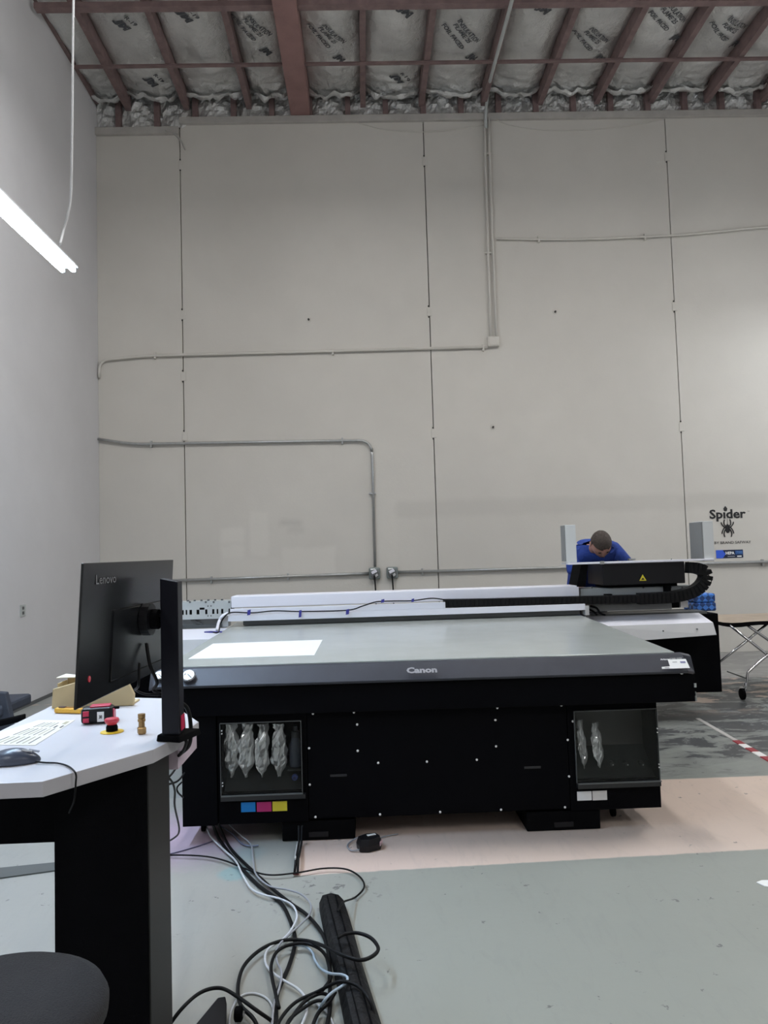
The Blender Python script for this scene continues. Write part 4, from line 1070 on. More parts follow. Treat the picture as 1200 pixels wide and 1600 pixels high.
for dy in (0, .62):
    rod('leg', [py(1140, 977, YC+dy), py(1200, 1024, YC+dy), py(1262, 1072, YC+dy)])
    rod('leg', [py(1200, 974, YC+dy+.03), py(1166, 1002, YC+dy+.03), py(1098, 1054, YC+dy+.03)])
    rod('leg', spline([py(1270, 975, YC+dy-.03), py(1202, 1022, YC+dy-.03), py(1172, 1047, YC+dy-.03), py(1168, 1052, YC+dy-.03), py(1167, 1062, YC+dy-.03), py(1165, 1080, YC+dy-.03)], 5))
rod('leg', [py(1166, 976, YC+.02), py(1186, 990, YC+.02), py(1240, 1028, YC+.02)])
rod('cross_brace', [py(1136, 1049, YC), py(1166, 1060, YC-.03)], .006, M_dgrey)
p = py(1160, 1083, YC-.03)
for dy in (0, .62):
    yy = YC-.03+dy
    q = py(1165, 1080, YC-.03); r = .052
    cw = B().lathe((q.x-.047, yy, r+.001), [(r*.5, 0), (r, .004), (r, .026), (r*.5, .03)], 20, 'x').build('caster_wheel', M_blackm, tb, smooth=True)
    B().prism([(q.x-.015, yy-.02, r), (q.x-.015, yy+.02, r), (q.x-.015, yy+.02, 2*r+.03), (q.x-.015, yy-.02, 2*r+.03)], (.006, 0, 0)).box(q.x-.05, q.x+.012, yy-.02, yy+.02, 2*r+.006, 2*r+.012).build('caster_fork', M_chrome, cw)
    B().lathe((q.x, yy, 2*r+.013), [(.018, 0), (.018, .012), (.014, .04)], 12).build('caster_stem', M_chrome, tb, smooth=True)

# caution tape on the floor
a = pz(1090, 1123, 0); c = pz(1210, 1192, 0)
tp_ = thing('caution_tape', 'red and white striped tape stretched across the worn floor at right', 'tape', (a.x, a.y, 0))
def seg(f0, f1, m, w, nm):
    p0 = a.lerp(c, f0); p1 = a.lerp(c, f1); n_ = (p1-p0).cross(Vector((0, 0, 1))).normalized()*w
    B().hexa([p0-n_+Vector((0, 0, .001)), p1-n_+Vector((0, 0, .001)), p1+n_+Vector((0, 0, .001)), p0+n_+Vector((0, 0, .001)), p0-n_*.8+Vector((0, 0, .005)), p1-n_*.8+Vector((0, 0, .005)), p1+n_*.8+Vector((0, 0, .005)), p0+n_*.8+Vector((0, 0, .005))]).build(nm, m, tp_)
M_red = mat('dull_red_stripe', lin(150, 48, 58), .5)
seg(0, .56, mat('worn_white_tape', lin(185, 183, 180), .5), .02, 'white_stripe')
ed = [.56, .64, .72, .80, .89, 1.0]
for i in range(5): seg(ed[i]+.0005, ed[i+1], M_red if i % 2 == 0 else M_paper, .03, 'red_stripe' if i % 2 == 0 else 'white_stripe')
# paper scrap at far right
P5 = [pz(x, y, 0) for x, y in ((1182, 1380), (1190, 1377), (1225, 1376), (1225, 1390), (1195, 1386))]
tag(B().prism([p_+Vector((0, 0, .001)) for p_ in P5], (0, 0, .004)).build('paper_scrap', M_paper), 'white pointed paper scrap on the green floor at the right edge', 'paper')

# ================================================================== DESK
ZD = .95
fp = [(-150, 1228), (0, 1224), (67, 1221), (115, 1207), (240, 1171), (277, 1152), (310.5, 1128), (255, 1091), (210, 1090), (80, 1103), (0, 1142), (-150, 1215)]
P_ = [pz(x, y, ZD) for x, y in fp]
dk = thing('operator_desk', 'white topped operator desk with black pedestal at lower left', 'desk', (-.8, 2.2, 0))
b = B().prism([Vector((p_.x, p_.y, ZD)) for p_ in P_], (0, 0, -.036))
o = b.build('desktop', [M_desk, M_deske], dk, bev=.0015)
for q in o.data.polygons:
    if q.normal.z < .5: q.material_index = 1
yP = 2.06; x85 = py(85, 1400, yP).x; x231 = py(231, 1400, yP).x
B().box(x85, x231, yP, yP+.22, .002, ZD-.037).build('pedestal', M_black, dk, bev=.002)
B().box(x231+.0005, x231+.004, yP+.005, yP+.215, .002, ZD-.037).build('pedestal_lit_side', mat('pedestal_lit', lin(36, 36, 35), .5), dk)  # paler panel paints the light falling on the pedestal's side
z1 = py(40, 1318, yP+.1).z
xL_ = -1.45
B().prism([(xL_, yP+.1, ZD-.038), (x85-.002, yP+.1, ZD-.038), (x85-.002, yP+.1, z1+.02), (x85-.024, yP+.1, z1), (xL_, yP+.1, z1)], (0, .30, 0)).build('under_desk_box', M_black, dk, bev=.002)
B().box(xL_, xL_+.12, yP+.1, yP+.35, .002, z1-.001).build('pedestal', M_black, dk)
B().box(x85-.001-.06, x85-.001, yP+.02, yP+.42, .004, .03).build('base_foot', M_blackm, dk)
q = py(266, 1165, 2.35)
B().box(q.x-.05, q.x+.035, 2.3, 2.55, ZD-.12, ZD-.037).build('cable_tray', mat('pinkish_grey_tray', lin(196, 180, 192), .5), dk)
# printed sheet stuck on the desk
P4 = [pz(x, y, ZD) for x, y in ((0-60, 1164), (55, 1165), (117, 1126), (60, 1125.5))]
st_ = thing('instruction_sheet', 'off-white printed sheet lying flat on the desk behind the mouse', 'paper', (P4[1].x, P4[1].y, ZD))
B().prism([p_+Vector((0, 0, .0005)) for p_ in P4], (0, 0, .0008)).build('sheet', mat('cream_paper', lin(232, 228, 216), .5), st_)
A_, B_, C_, D_ = P4
def onsheet(u, v): return (A_.lerp(B_, u)).lerp(D_.lerp(C_, u), v)+Vector((0, 0, .0018))
M_ln = mat('faint_ochre_print', lin(176, 168, 140), .6); M_ln2 = mat('dark_print', lin(90, 88, 84), .6)
for i in range(7):
    for (v0, v1) in ((.05, .30), (.36, .62), (.68, .88)):
        u = .36+.085*i
        if v1 > .85 and i > 4: continue
        B().prism([onsheet(u, v0), onsheet(u+.018, v0), onsheet(u+.018, v1), onsheet(u, v1)], (0, 0, .0003)).build('print_line', M_ln if i % 2 else M_ln2, st_)
for (u, v, r_) in ((.80, .66, .035), (.93, .66, .03)):
    B().prism([onsheet(u, v), onsheet(u+r_, v), onsheet(u+r_, v+.09), onsheet(u, v+.09)], (0, 0, .0003)).build('print_mark', M_text, st_)
B().prism([onsheet(.84, .82), onsheet(.93, .82), onsheet(.93, .93), onsheet(.84, .93)], (0, 0, .0003)).build('print_mark', M_ln, st_)

# mouse with cord
mc = pz(22, 1193, ZD)
ms = thing('computer_mouse', 'dark slate computer mouse on the white desk, at the left edge', 'mouse', (mc.x, mc.y, ZD))
bm = bmesh.new(); bmesh.ops.create_uvsphere(bm, u_segments=28, v_segments=18, radius=1)
ang = radians(8)
for v in bm.verts:
    x_, y_, z_ = v.co; z_ = max(z_, -.25)
    X = x_*.064; Y = y_*.034*(1+.12*x_*-1); Z = (z_+.25)*.030*(1-.35*max(0, x_)**2)
    v.co = Vector((X*cos(ang)-Y*sin(ang), X*sin(ang)+Y*cos(ang), Z+.001))
bm_obj('mouse_shell', bm, mat('slate_plastic', lin(66, 72, 86), .3), ms)
o = B().obox((mc.x+.034, mc.y-.004, ZD+.0315), (.012, .002, -.002), (-.0005, .003, 0), (0, 0, .002)).build('scroll_wheel', M_wht2, ms)
B().obox((mc.x+.045, mc.y+.012, ZD+.0275), (.012, .002, -.003), (-.0005, .0045, 0), (0, 0, .0015)).build('button_gloss', mat('button_highlight', lin(150, 156, 168), .2), ms)  # pale patch paints a glossy highlight on the mouse button
B().tube(spline([pz(56, 1190, ZD+.006), pz(70, 1191.5, ZD+.004), pz(90, 1192.5, ZD+.004), pz(106, 1197, ZD+.004), pz(116, 1205, ZD+.006), py(119, 1212, 1.845), py(118.5, 1222, 1.84), py(116, 1250, 1.86), py(108, 1270, 1.95)], 8), .0022, 8).build('cord', M_cblk, ms, smooth='all')

# e-stop button on a yellow ring
ec = pz(175, 1144, ZD)
es = thing('emergency_stop', 'red mushroom emergency stop button on a yellow ring on the desk', 'button', (ec.x, ec.y, ZD))
B().lathe((ec.x, ec.y, ZD+.0005), [(.033, 0), (.033, .002), (.02, .0035)], 28).build('yellow_ring', mat('stop_yellow', lin(226, 190, 50), .5), es)
B().lathe((ec.x, ec.y, ZD+.004), [(.0165, 0), (.0165, .012), (.014, .018)], 20).build('stem', M_blackm, es)
B().lathe((ec.x, ec.y, ZD+.0225), [(.013, 0), (.02, .008), (.0215, .013), (.019, .018), (.010, .020)], 24).build('red_cap', mat('stop_red', lin(190, 42, 62), .4), es, smooth=True)
# brass fitting
bc = pz(221.5, 1147, ZD)
bf = thing('brass_fitting', 'small upright brass hose fitting on the desk, right of the red button', 'fitting', (bc.x, bc.y, ZD))
M_brass = mat('dull_brass', lin(160, 128, 84), .35, metal=.8)
B().lathe((bc.x, bc.y, ZD+.0005), [(.0105, 0), (.013, .003), (.013, .017), (.011, .020)], 6).build('hex_base', M_brass, bf)
B().lathe((bc.x, bc.y, ZD+.021), [(.009, 0), (.0085, .014), (.011, .016), (.011, .022), (.0088, .024), (.0105, .026), (.0105, .037)], 16).build('threaded_stem', M_brass, bf)
# tape measure-like red and black tool
tcn = pz(150, 1131, ZD)
tm_ = thing('tape_measure', 'red and black tape measure lying on the desk under the monitor', 'tool', (tcn.x, tcn.y, ZD))
u = Vector((1, .18, 0)).normalized(); v_ = Vector((-.18, 1, 0)).normalized(); z_ = Vector((0, 0, 1)); cc = Vector((tcn.x, tcn.y+.02, ZD+.026))
B().obox(cc, u*.047, v_*.03, z_*.024).build('case', M_black2, tm_, bev=.009)
B().obox(cc+z_*.0262+u*.008, u*.03, v_*.02, z_*.0025).build('red_top', mat('tool_red', lin(196, 46, 78), .4), tm_, bev=.002)
B().obox(cc-v_*.031-u*.031+z_*.008, u*.009, v_*.002, z_*.008).build('red_inset', MATS['tool_red'], tm_, bev=.001)
B().obox(cc-v_*.031-u*.031-z_*.012, u*.009, v_*.002, z_*.007).build('red_inset', MATS['tool_red'], tm_, bev=.001)
B().obox(cc-v_*.031+u*.012-z_*.003, u*.010, v_*.0022, z_*.015).build('white_sticker', M_paper, tm_)
text('lettering', '30', cc-v_*.0345+u*.012-z_*.003, u, z_, .009, .011, M_text, tm_, .03)
B().obox(cc+u*.0485+z_*.0, u*.0015, v_*.022, z_*.016).build('red_inset', MATS['tool_red'], tm_)
B().obox(cc+u*.055+z_*.016, u*.008, v_*.006, z_*.003).build('hook', M_blackm, tm_)
# yellow knife
ka = pz(88, 1114, ZD); kb = pz(128, 1115, ZD)
kn = thing('utility_knife', 'yellow handled utility knife lying on the desk left of the monitor base', 'knife', (ka.x, ka.y, ZD))
d_ = (kb-ka).normalized(); w_ = Vector((-d_.y, d_.x, 0))
B().obox((ka+kb)/2+Vector((0, 0, .0095)), d_*(kb-ka).length*.52, w_*.011, (0, 0, .0085)).build('handle', mat('knife_yellow', lin(232, 178, 62), .4), kn, bev=.005)
B().obox(ka.lerp(kb, .25)+Vector((0, 0, .0205)), d_*.012, w_*.006, (0, 0, .0022)).build('slider', mat('dark_brown_plastic', lin(84, 62, 50), .5), kn, bev=.001)
B().obox(ka.lerp(kb, .65)+Vector((0, 0, .0195)), d_*.03, w_*.003, (0, 0, .001)).build('groove', mat('knife_dark', lin(170, 120, 40), .4), kn)
# kraft tray box behind the monitor
ka = pz(81, 1103, ZD); kb = pz(208, 1100, ZD)
kx = thing('kraft_box', 'tan moulded pulp tray standing on the desk behind the monitor', 'box', (ka.x, ka.y, ZD))
M_kr = mat('tan_cardboard', lin(188, 170, 132), .8, var=.06); M_krl = mat('cream_cardboard', lin(226, 222, 204), .8)
yk = (ka.y+kb.y)/2-.045
def kp(x, y, dy=0): return py(x, y, yk+dy)
B().prism([(kp(80, 1100).x, yk, ZD+.001), (kp(82, 1075).x, yk, kp(82, 1077).z), (kp(120, 1066).x, yk, kp(120, 1066).z), (kp(165, 1052).x, yk, kp(165, 1056).z), (kp(200, 1060).x, yk, kp(200, 1068).z), (kp(209, 1085).x, yk, kp(209, 1085).z), (kp(208, 1100).x, yk, ZD+.001)], (0, .02, 0)).build('front_wall', M_kr, kx, bev=.003)
B().prism([(kp(86, 1099).x, yk+.1, ZD+.001), (kp(88, 1064).x, yk+.1, kp(88, 1060, .1).z), (kp(103, 1055).x, yk+.1, kp(103, 1055, .1).z), (kp(160, 1060).x, yk+.1, kp(160, 1058, .1).z), (kp(190, 1099).x, yk+.1, ZD+.001)], (0, .012, 0)).build('back_wall', M_kr, kx)
B().box(kp(81, 1099).x+.004, kp(205, 1099).x, yk+.021, yk+.099, ZD+.001, ZD+.006).build('tray_floor', M_kr, kx)
B().prism([kp(88, 1060, .06), kp(103, 1054, .099), kp(125, 1056, .099), kp(122, 1059, .06)], (0, 0, .003)).build('top_flap', M_krl, kx)
B().box(kp(86, 1099).x, kp(86, 1099).x+.004, yk+.021, yk+.099, ZD+.0065, kp(88, 1066, .05).z).build('side_wall', M_kr, kx)

# ------------------------------------------------------------------ monitor on post
YML, YMR = 1.74, 2.42
TL = py(130.5, 880, YML); BL = py(118, 1110, YML); TR = py(271, 874.5, YMR)
BL.x = TL.x-.006
mo = thing('computer_monitor', 'black computer monitor seen from behind, held on an arm over the desk', 'monitor', ((TL.x+TR.x)/2, (TL.y+TR.y)/2, BL.z))
uM = Vector((TR.x-TL.x, TR.y-TL.y, 0)); wM = uM.length; uM.normalize(); nM = Vector((uM.y, -uM.x, 0))   # nM points to +X side (towards post)
zb_, zt_m = BL.z, TL.z
c0 = Vector((TL.x, TL.y, 0))
def mp_(s, z, off=0): return Vector((c0.x, c0.y, z))+uM*(s*wM)+nM*(off-.020*(zt_m-z)/(zt_m-zb_))
M_mon = mat('glossy_black_back', lin(22, 24, 27), .25, spec=.5)
TRz = TR.z
B().hexa([mp_(0, zb_, 0), mp_(1, zb_+.0, 0), mp_(1, zb_+.0, -.006), mp_(0, zb_, -.006), mp_(0, zt_m, 0), mp_(1, TRz, 0), mp_(1, TRz, -.006), mp_(0, zt_m, -.006)]).build('back_cover', M_mon, mo, bev=.002)
B().hexa([mp_(.015, zb_+.012, -.0065), mp_(.985, zb_+.012, -.0065), mp_(.985, zb_+.012, -.009), mp_(.015, zb_+.012, -.009), mp_(.015, zt_m-.008, -.0065), mp_(.985, TRz-.008, -.0065), mp_(.985, TRz-.008, -.009), mp_(.015, zt_m-.008, -.009)]).build('screen', M_blackm, mo)
# lower electronics bulge
B().hexa([mp_(.28, zb_+.03, .004), mp_(.9, zb_+.03, .004), mp_(.9, zb_+.03, .001), mp_(.28, zb_+.03, .001), mp_(.28, zb_+.21, .002), mp_(.9, zb_+.21, .002), mp_(.9, zb_+.21, .001), mp_(.28, zb_+.21, .001)]).build('rear_bulge', M_mon, mo, bev=.003)
def mpix(x, y, off=.0015):
    pt_ = Vector((c0.x, c0.y, zt_m)); n2 = uM.cross(Vector((0, 0, -(zt_m-zb_)))-nM*.020).normalized()
    if n2.dot(nM) < 0: n2 = -n2
    r = ray(x, y); k_ = (pt_-CAMP).dot(n2)/r.dot(n2); q_ = CAMP+r*k_; return q_+nM*off
la, lb_ = mpix(150, 904), mpix(181, 904)
text('lettering', 'Lenovo', mpix(165.5, 904.5), uM, (0, 0, 1), (lb_-la).length, .0225, mat('grey_logo_print', lin(104, 106, 108), .5), mo, .005)
text('lettering', '7', mpix(139, 1061, .0022), uM, (0, 0, 1), .006, .009, M_wht2, mo, .02)
B().lathe((0, 0, 0), [(.011, 0), (.011, .0015)], 12).v
rr = .0075; cR = mpix(139, 1061, .0005)
B().prism([cR+uM*cos(2*pi*k/14)*rr*1.0+Vector((0, 0, sin(2*pi*k/14)*rr)) for k in range(14)], nM*.001).build('red_badge', mat('badge_red', lin(205, 50, 70), .4), mo)
# arm and hub
hub = mpix(222, 968, .016)
B().tube([hub-nM*.011, hub+nM*.012], .045, 20).build('mount_hub', M_black2, mo)
B().tube([hub+nM*.0125, hub+nM*.032], .028, 16).build('hub_joint', M_blackm, mo)
pc = py(262, 1000, 2.16); pxx = pc.x+.012; pyy = 2.16
B().tube([hub+nM*.033, Vector((pxx-.02, pyy, hub.z+.008))], .013, 12).build('support_arm', M_blackm, mo)
B().lathe((hub.x+nM.x*.05, hub.y+nM.y*.05, hub.z), [(.012, 0), (.012, .03)], 10).build('pivot', M_dgrey, mo)
# the post
ztp = py(262, 907, 2.14).z
po = thing('monitor_post', 'tall black post with square base carrying the monitor on the desk', 'stand', (pxx, pyy, ZD))
B().hexa([(pxx-.026, pyy-.022, ZD+.02), (pxx+.026, pyy-.032, ZD+.02), (pxx+.026, pyy+.02, ZD+.02), (pxx-.026, pyy+.025, ZD+.02), (pxx-.026, pyy-.022, ztp+.006), (pxx+.026, pyy-.032, ztp-.004), (pxx+.026, pyy+.02, ztp-.004), (pxx-.026, pyy+.025, ztp+.006)]).build('post', mat('post_blueblack', lin(17, 18, 27), .45, spec=.3), po, bev=.002)
B().hexa([(pxx-.043, pyy-.02, ZD+.001), (pxx+.03, pyy-.05, ZD+.001), (pxx+.068, pyy+.05, ZD+.001), (pxx-.02, pyy+.07, ZD+.001), (pxx-.040, pyy-.018, ZD+.019), (pxx+.028, pyy-.046, ZD+.019), (pxx+.064, pyy+.046, ZD+.019), (pxx-.018, pyy+.066, ZD+.019)]).build('clamp_base', M_blackm, po, bev=.003)
B().box(pxx+.0275, pxx+.030, pyy-.025, pyy+.01, ZD+.03, ZD+.07).build('red_label', mat('clip_red', lin(190, 40, 80), .4), po)
# monitor cables
wire('monitor_cable', [mp_(.62, zb_+.10, .012), mp_(.60, zb_+.04, .03), mp_(.63, zb_-.01, .045), py(240, 1078, 2.2), py(252, 1085, 2.18)], .005, M_cblk, 'thicker black cable looping from the monitor back toward the post', 'cable')
wire('monitor_cable', [mp_(.47, zb_+.06, .03), mp_(.47, zb_+.0, .03), py(212, 1078, 2.15), py(228, 1085, 2.18), py(250, 1085, 2.18)], .0035, M_cblk, 'thin black cable sagging below the monitor bottom edge', 'cable')
wire('desk_cable', [py(283, 1098, 2.2), py(292, 1106, 2.22), py(297, 1124, 2.25), py(298, 1150, 2.26), py(293, 1168, 2.3), py(270, 1185, 2.35), py(250, 1195, 2.4)], .006, M_cblk, 'black cable running down behind the post over the desk end', 'cable')
wire('desk_cable', [py(280, 1100, 2.2), py(286, 1120, 2.2), py(288, 1150, 2.2), py(291, 1162, 2.22), py(280, 1180, 2.3), py(252, 1189, 2.4)], .005, M_cblk, 'second black cable over the desk end, closer to the post', 'cable')
for i, (pts, lb) in enumerate((
    ([py(248, 1212, 2.6), py(262, 1215, 2.8), py(275, 1200, 3.0), py(286, 1180, 3.4)], 'upper black cable strung between desk pedestal and printer'),
    ([py(246, 1232, 2.6), py(262, 1226, 2.8), py(278, 1220, 3.1), py(288, 1208, 3.5)], 'lower black cable strung between desk pedestal and printer'),
    ([py(250, 1210, 2.6), py(266, 1218, 2.7), py(273, 1235, 2.8), py(273, 1260, 2.95), py(280, 1297, 3.3), py(271, 1310, 3.5), pz(250, 1320, .012)], 'black cable hanging in an S curve left of the printer down to the floor'),
    ([py(284, 1222, 3.4), py(277, 1230, 3.4), py(278, 1238, 3.4), py(286, 1246, 3.5)], 'tiny black cable loop against the left side of the printer'))):
    wire('hanging_cable', pts, .004, M_cblk, lb, 'cable', 6)

# dark chair corner behind the desk at far left
YK = 5.4
cb = thing('office_chair', 'dark slate chair back corner with low black armrest, at the left edge behind the desk', 'chair', (py(-40, 1200, YK).x, YK+.2, 0))
M_sl = mat('slate_fabric', lin(56, 60, 70), .7)
B().prism([py(-90, 1075, YK), py(7.5, 1083, YK), py(17, 1124, YK), py(18, 1160, YK), py(-90, 1160, YK)], (0, .06, 0)).build('backrest', M_sl, cb, bev=.006)
a_ = py(-40, 1139, YK-.1); c_ = py(37, 1121, YK-.1)
B().obox((a_+c_)/2, (c_-a_)/2, (0, .04, 0), (0, 0, .02)).build('armrest', M_blackm, cb, bev=.008)
a2 = py(-45, 1165, YK)
B().box(a2.x-.22, a2.x+.22, YK-.02, YK+.46, .40, .48).build('seat', M_sl, cb, bev=.02)
B().tube([(a2.x, YK+.2, .39), (a2.x, YK+.2, .08)], .025, 12).build('gas_post', M_blackm, cb)
for k in range(5):
    an = 2*pi*k/5+.3; B().tube([(a2.x, YK+.2, .09), (a2.x+.25*cos(an), YK+.2+.25*sin(an), .06)], [.022, .014], 8).build('leg', M_blackm, cb)
    B().lathe((a2.x+.25*cos(an)-.012, YK+.2+.25*sin(an), .028), [(.015, 0), (.027, .003), (.027, .021), (.015, .024)], 12, 'x').build('caster', M_blackm, cb)
B().tube([(a2.x+.16, YK-.04, .46), (a2.x+.16, YK-.1, (a_.z+c_.z)/2-.02)], .014, 8).build('arm_support', M_blackm, cb)

# floor strip left of the desk pedestal
P4 = [pz(-60, 1364, 0), pz(-60, 1382, 0), pz(100, 1360, 0), pz(100, 1348, 0)]
tag(B().prism([p_+Vector((0, 0, .001)) for p_ in P4], (0, 0, .006)).build('floor_strip', mat('grey_cable_cover', lin(88, 91, 89), .6)), 'flat grey strip lying on the floor left of the desk pedestal', 'floor strip')

# ------------------------------------------------------------------ stool seat
sc_ = Vector((-.70, 1.42, 0)); zs = .66
so = thing('shop_stool', 'round stool with dark grey fabric seat at the lower left corner', 'stool', (sc_.x, sc_.y, 0))
M_fab = mat('charcoal_woven_fabric', lin(32, 31, 33), .9, var=.25, vscale=220, bump=.6, bscale=300)
prof = [(.02, -.075), (.15, -.075), (.19, -.065), (.205, -.04), (.207, -.02), (.20, -.005), (.18, .006), (.12, .012), (.04, .014), (.001, .014)]
B().lathe((sc_.x, sc_.y, zs), prof, 48).build('seat_cushion', M_fab, so, smooth='all')
B().lathe((sc_.x, sc_.y, zs-.085), [(.19, 0), (.195, .005), (.19, .0095)], 40).build('seat_pan', M_blackm, so)
B().tube([(sc_.x, sc_.y, .08), (sc_.x, sc_.y, zs-.086)], .025, 14).build('gas_post', M_chrome, so, smooth='all')
for k in range(5):
    an = 2*pi*k/5+.9; e_ = Vector((sc_.x+.27*cos(an), sc_.y+.27*sin(an), .065))
    B().tube([(sc_.x, sc_.y, .10), e_], [.026, .016], 8).build('leg', M_blackm, so)
    B().lathe((e_.x-.012, e_.y, .028), [(.015, 0), (.027, .003), (.027, .021), (.015, .024)], 12, 'x').build('caster', M_blackm, so)
# small grey foot of the desk showing above the stool
q = pz(70, 1465, 0)

# ================================================================== FLOOR CLUTTER
# dark fluted bar
P0 = pz(518, 1421, 0); P1 = pz(590, 1700, 0); d_ = (P1-P0).normalized(); w_ = Vector((d_.y, -d_.x, 0)); w_ = -w_ if w_.x < 0 else w_
prof = [(-.05, .001), (-.05, .03), (-.036, .058), (.0, .066), (.03, .058), (.05, .035), (.05, .001)]
L = (P1-P0).length
rings = [[P0+d_*s_+w_*(u_*(1+.04*sin(s_*9)))+Vector((0, 0, z_*(1+.05*sin(s_*7+k_)))) for k_, (u_, z_) in enumerate(prof)] for s_ in [L*i/24 for i in range(25)]]
M_bar = mat('black_wrapped_foam', lin(12, 12, 14), .6, var=.3, vscale=14, bump=.9, bscale=22, spec=.25)
bo = thing('black_bar', 'long black faceted bar lying on the floor among the cables', 'bar', (P0.x, P0.y, 0))
B().loft(rings).build('wrapped_bar', M_bar, bo, smooth=True)
for u_ in (-.018, .016): B().loft([[P0+d_*s_+w_*(u_+a__)+Vector((0, 0, .0655+b__)) for a__, b__ in ((-.002, -.004), (.002, -.004), (.002, .001), (-.002, .001))] for s_ in (.02, L*.5, L)]).build('seam_ridge', M_blackm, bo)
# power brick
q = pz(577, 1326, 0)
pb_ = thing('power_adapter', 'black angular power adapter on the pink floor band in front of the printer', 'adapter', (q.x, q.y, 0))
u = Vector((.93, .36, 0)); v_ = Vector((-.36, .93, 0)); c = Vector((q.x, q.y-.0, 0))
hx_ = [c+u*a+v_*e for a, e in ((-.06, -.03), (-.02, -.05), (.045, -.04), (.062, -.01), (.055, .035), (.0, .05), (-.055, .03))]
B().loft([[p_+Vector((0, 0, .002)) for p_ in hx_], [c+(p_-c)*1.04+Vector((0, 0, .03)) for p_ in hx_], [c+(p_-c)*.86+Vector((0, 0, .06)) for p_ in hx_]]).build('case', M_black2, pb_, bev=.002)
B().obox(c+Vector((.012, .015, .0617)), u*.022, v_*.009, (0, 0, .001)).build('white_label', M_paper, pb_)
B().obox(c+u*.062+v_*-.028+Vector((-.008, -.004, .03)), Vector((.006, .02, 0)), Vector((.001, -.0003, 0)), (0, 0, .01)).build('pink_label', mat('pink_label', lin(210, 180, 190), .5), pb_)
B().tube(spline([c-u*.05-v_*.02+Vector((0, 0, .012)), pz(549, 1329, .008), pz(543, 1322, .008), pz(548, 1315, .01), pz(560, 1308, .012), pz(570, 1304, .012)], 7), .004, 8).build('lead', M_cgry, pb_, smooth='all')
B().tube(spline([pz(592, 1310, .008), pz(605, 1306, .006), pz(622, 1303, .006)], 6), .003, 6).build('lead', M_cgry, pb_, smooth='all')

# black wedge shaped foot
wf = thing('wedge_pedal', 'black wedge shaped foot with a round knob on the floor at bottom', 'floor stand', (pz(320, 1590, 0).x, pz(320, 1590, 0).y, 0))
pts = [pz(292, 1605, .07), pz(340, 1548, .07), pz(352, 1546, .07), pz(354, 1556, .07), pz(352, 1605, .07)]
pts = [Vector((p_.x, p_.y, .05)) for p_ in pts]
B().prism([p_ for p_ in pts], (0, 0, -.049)).build('wedge', M_black2, wf, bev=.004)
q = pz(351, 1575, .05); B().lathe((q.x+.03, q.y, .03), [(.016, 0), (.022, .004), (.022, .022), (.016, .026)], 16, 'x').build('knob', M_blackm, wf, smooth=True)
B().lathe((q.x+.057, q.y, .03), [(.008, 0), (.008, .004)], 10, 'x').build('knob_centre', M_galv, wf)

def fl(label, pts, r, m, z=.0, name='floor_cable', lift=()):
    P3 = []
    for i, (a, c_) in enumerate(pts):
        zz = r+.001+z
        for (i0, i1, dz) in lift:
            if i0 <= i <= i1: zz += dz
        P3.append(pz(a, c_, zz))
    b = B().tube(spline(P3, 9), r, 8)
    return tag(b.build(name, m, smooth='all'), label, 'cable')
fl('thick black cable from under the printer running straight down to the pile', [(332, 1288), (345, 1315), (372, 1350), (402, 1382), (436, 1408), (452, 1435), (461, 1470), (452, 1508), (440, 1535), (432, 1560), (431, 1615)], .008, M_cblk, .0)
fl('thick black cable splitting right toward the black bar', [(342, 1290), (360, 1325), (392, 1358), (425, 1388), (455, 1412), (480, 1430), (503, 1458), (513, 1490), (515, 1525), (515, 1580), (505, 1625)], .007, M_cblk, .006)
fl('black cable making the largest oval loop over the bar', [(415, 1640), (398, 1595), (376, 1570), (372, 1540), (382, 1508), (410, 1482), (445, 1469), (480, 1470), (510, 1480), (535, 1492), (562, 1500), (582, 1494), (591, 1482), (580, 1466), (560, 1458), (540, 1459), (528, 1465)], .0065, M_cblk, .015, lift=((8, 16, .06), (9, 16, .015)))
fl('inner black cable loop beside the oval loop', [(436, 1575), (430, 1550), (425, 1527), (424, 1507), (432, 1488), (450, 1477), (475, 1474), (495, 1480), (508, 1492), (514, 1510), (516, 1530), (500, 1552)], .006, M_cblk, .022)
fl('white cable leaving the printer and weaving left through the pile', [(322, 1290), (330, 1308), (350, 1328), (368, 1345), (378, 1365), (392, 1388), (412, 1398), (436, 1404), (456, 1414), (464, 1430), (458, 1448), (444, 1466), (420, 1482), (414, 1498), (420, 1514), (440, 1530), (465, 1545), (478, 1562), (478, 1585), (462, 1620)], .0045, M_cwht, .012)
fl('grey cable bowing right above the pile', [(358, 1288), (376, 1305), (392, 1320), (396, 1345), (400, 1366), (420, 1384), (448, 1390), (470, 1397), (485, 1412), (484, 1428), (472, 1442), (450, 1462), (434, 1480), (432, 1500), (440, 1520), (436, 1545), (428, 1570), (424, 1615)], .004, M_cgry, .018)
fl('thin grey blue cable from the printer with a small kink', [(340, 1288), (362, 1302), (378, 1318), (392, 1322), (404, 1321)], .004, mat('grey_blue_jacket', lin(112, 118, 140), .45), .004)
fl('thin black cable crossing the floor and looping out over the pink band edge', [(246, 1338), (275, 1336), (320, 1338), (352, 1345), (385, 1358), (420, 1367), (462, 1364), (505, 1357), (540, 1358), (562, 1370), (569, 1386), (555, 1402), (536, 1410), (528, 1424)], .004, M_cblk, .012, lift=((12, 13, .06),))
fl('very thin dark cable rising from the desk toward the printer foot', [(246, 1338), (275, 1332), (310, 1322), (335, 1313)], .003, mat('violet_grey_jacket', lin(80, 76, 100), .5), .0)
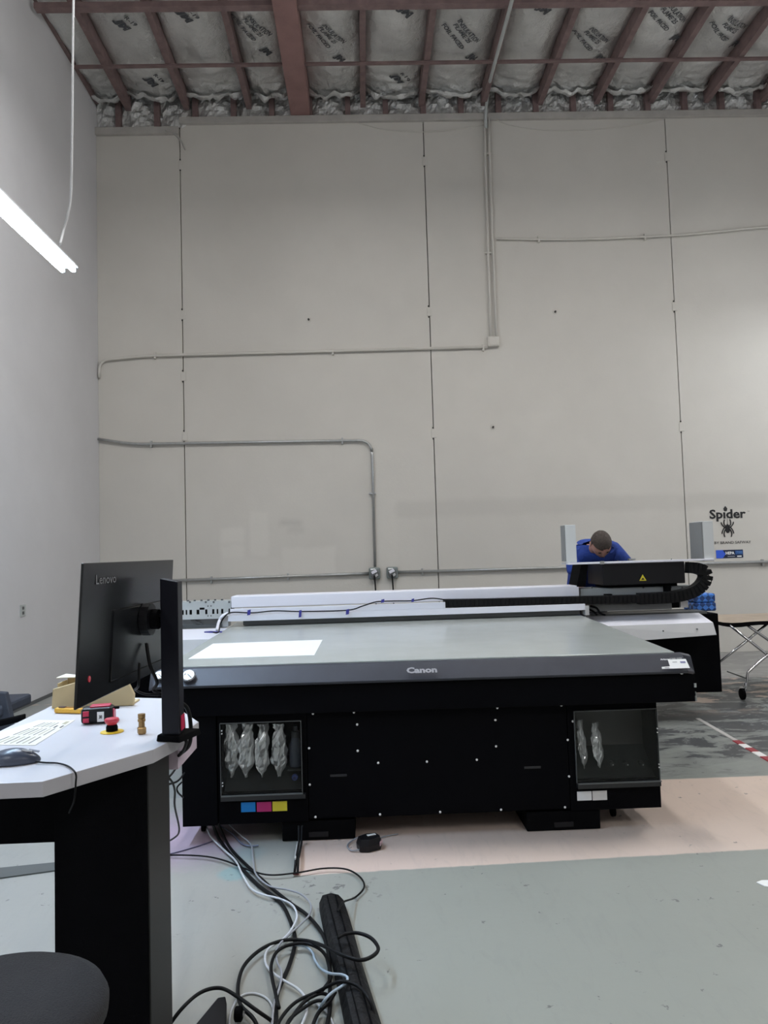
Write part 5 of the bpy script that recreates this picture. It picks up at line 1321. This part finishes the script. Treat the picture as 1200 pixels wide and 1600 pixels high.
fl('black cable arching over the wedge foot at the bottom', [(255, 1615), (285, 1575), (315, 1550), (345, 1544), (372, 1558), (400, 1578), (430, 1600), (450, 1625)], .006, M_cblk, .004, lift=((1, 5, .055),))
fl('pale blue cable curving onto the black bar and back', [(450, 1476), (475, 1478), (488, 1488), (492, 1500), (502, 1514), (516, 1521), (534, 1523), (543, 1528), (538, 1538), (520, 1550), (508, 1562), (498, 1580), (490, 1615)], .0045, M_cblu, .012, lift=((5, 10, .056),))
fl('white cable making a low arch at the bottom of the pile', [(358, 1612), (360, 1585), (372, 1560), (392, 1552), (414, 1558), (426, 1574), (428, 1600), (426, 1620)], .0035, M_cwht, .0)
fl('black cable curving over the bar at the bottom of the frame', [(430, 1615), (440, 1590), (462, 1566), (495, 1550), (530, 1534), (558, 1540), (576, 1560), (584, 1585), (582, 1615)], .0055, M_cblk, .012, lift=((4, 6, .062), (3, 3, .02), (7, 7, .03)))
fl('black cable in a tight flat bend beside the bar', [(436, 1622), (456, 1590), (475, 1566), (498, 1553), (512, 1555), (510, 1563), (494, 1564), (476, 1574), (452, 1594), (440, 1625)], .0055, M_cblk, .026)
fl('black cable diving under the others toward the bottom edge', [(524, 1550), (514, 1566), (498, 1582), (488, 1605), (484, 1630)], .006, M_cblk, .02)
fl('pale cable strand at the bottom right of the pile', [(470, 1560), (492, 1568), (510, 1580), (520, 1600), (524, 1625)], .0035, M_cwht, .006)
# cable bundle hanging from the printer front
hb_ = thing('cable_bundle', 'black cable bundle with a pale tie hanging from the printer front', 'cable', (py(463, 1300, 3.9).x, 3.9, 0))
B().tube([py(467, 1290, 3.9), py(467, 1315, 3.88), pz(463, 1338, .06), pz(460, 1366, .008)], .006, 8).build('strand', M_cblk, hb_, smooth='all')
B().tube([py(472, 1290, 3.9), py(471, 1318, 3.88), pz(466, 1342, .05), pz(465, 1366, .008)], .006, 8).build('strand', M_cblk, hb_, smooth='all')
B().tube([py(465, 1316, 3.865), pz(461, 1342, .065)], .0045, 8).build('pale_tie', M_wht2, hb_)
B().tube([pz(458, 1365, .012), pz(467, 1365, .012)], .006, 8).build('end_clip', mat('dark_red_clip', lin(96, 30, 36), .5), hb_)
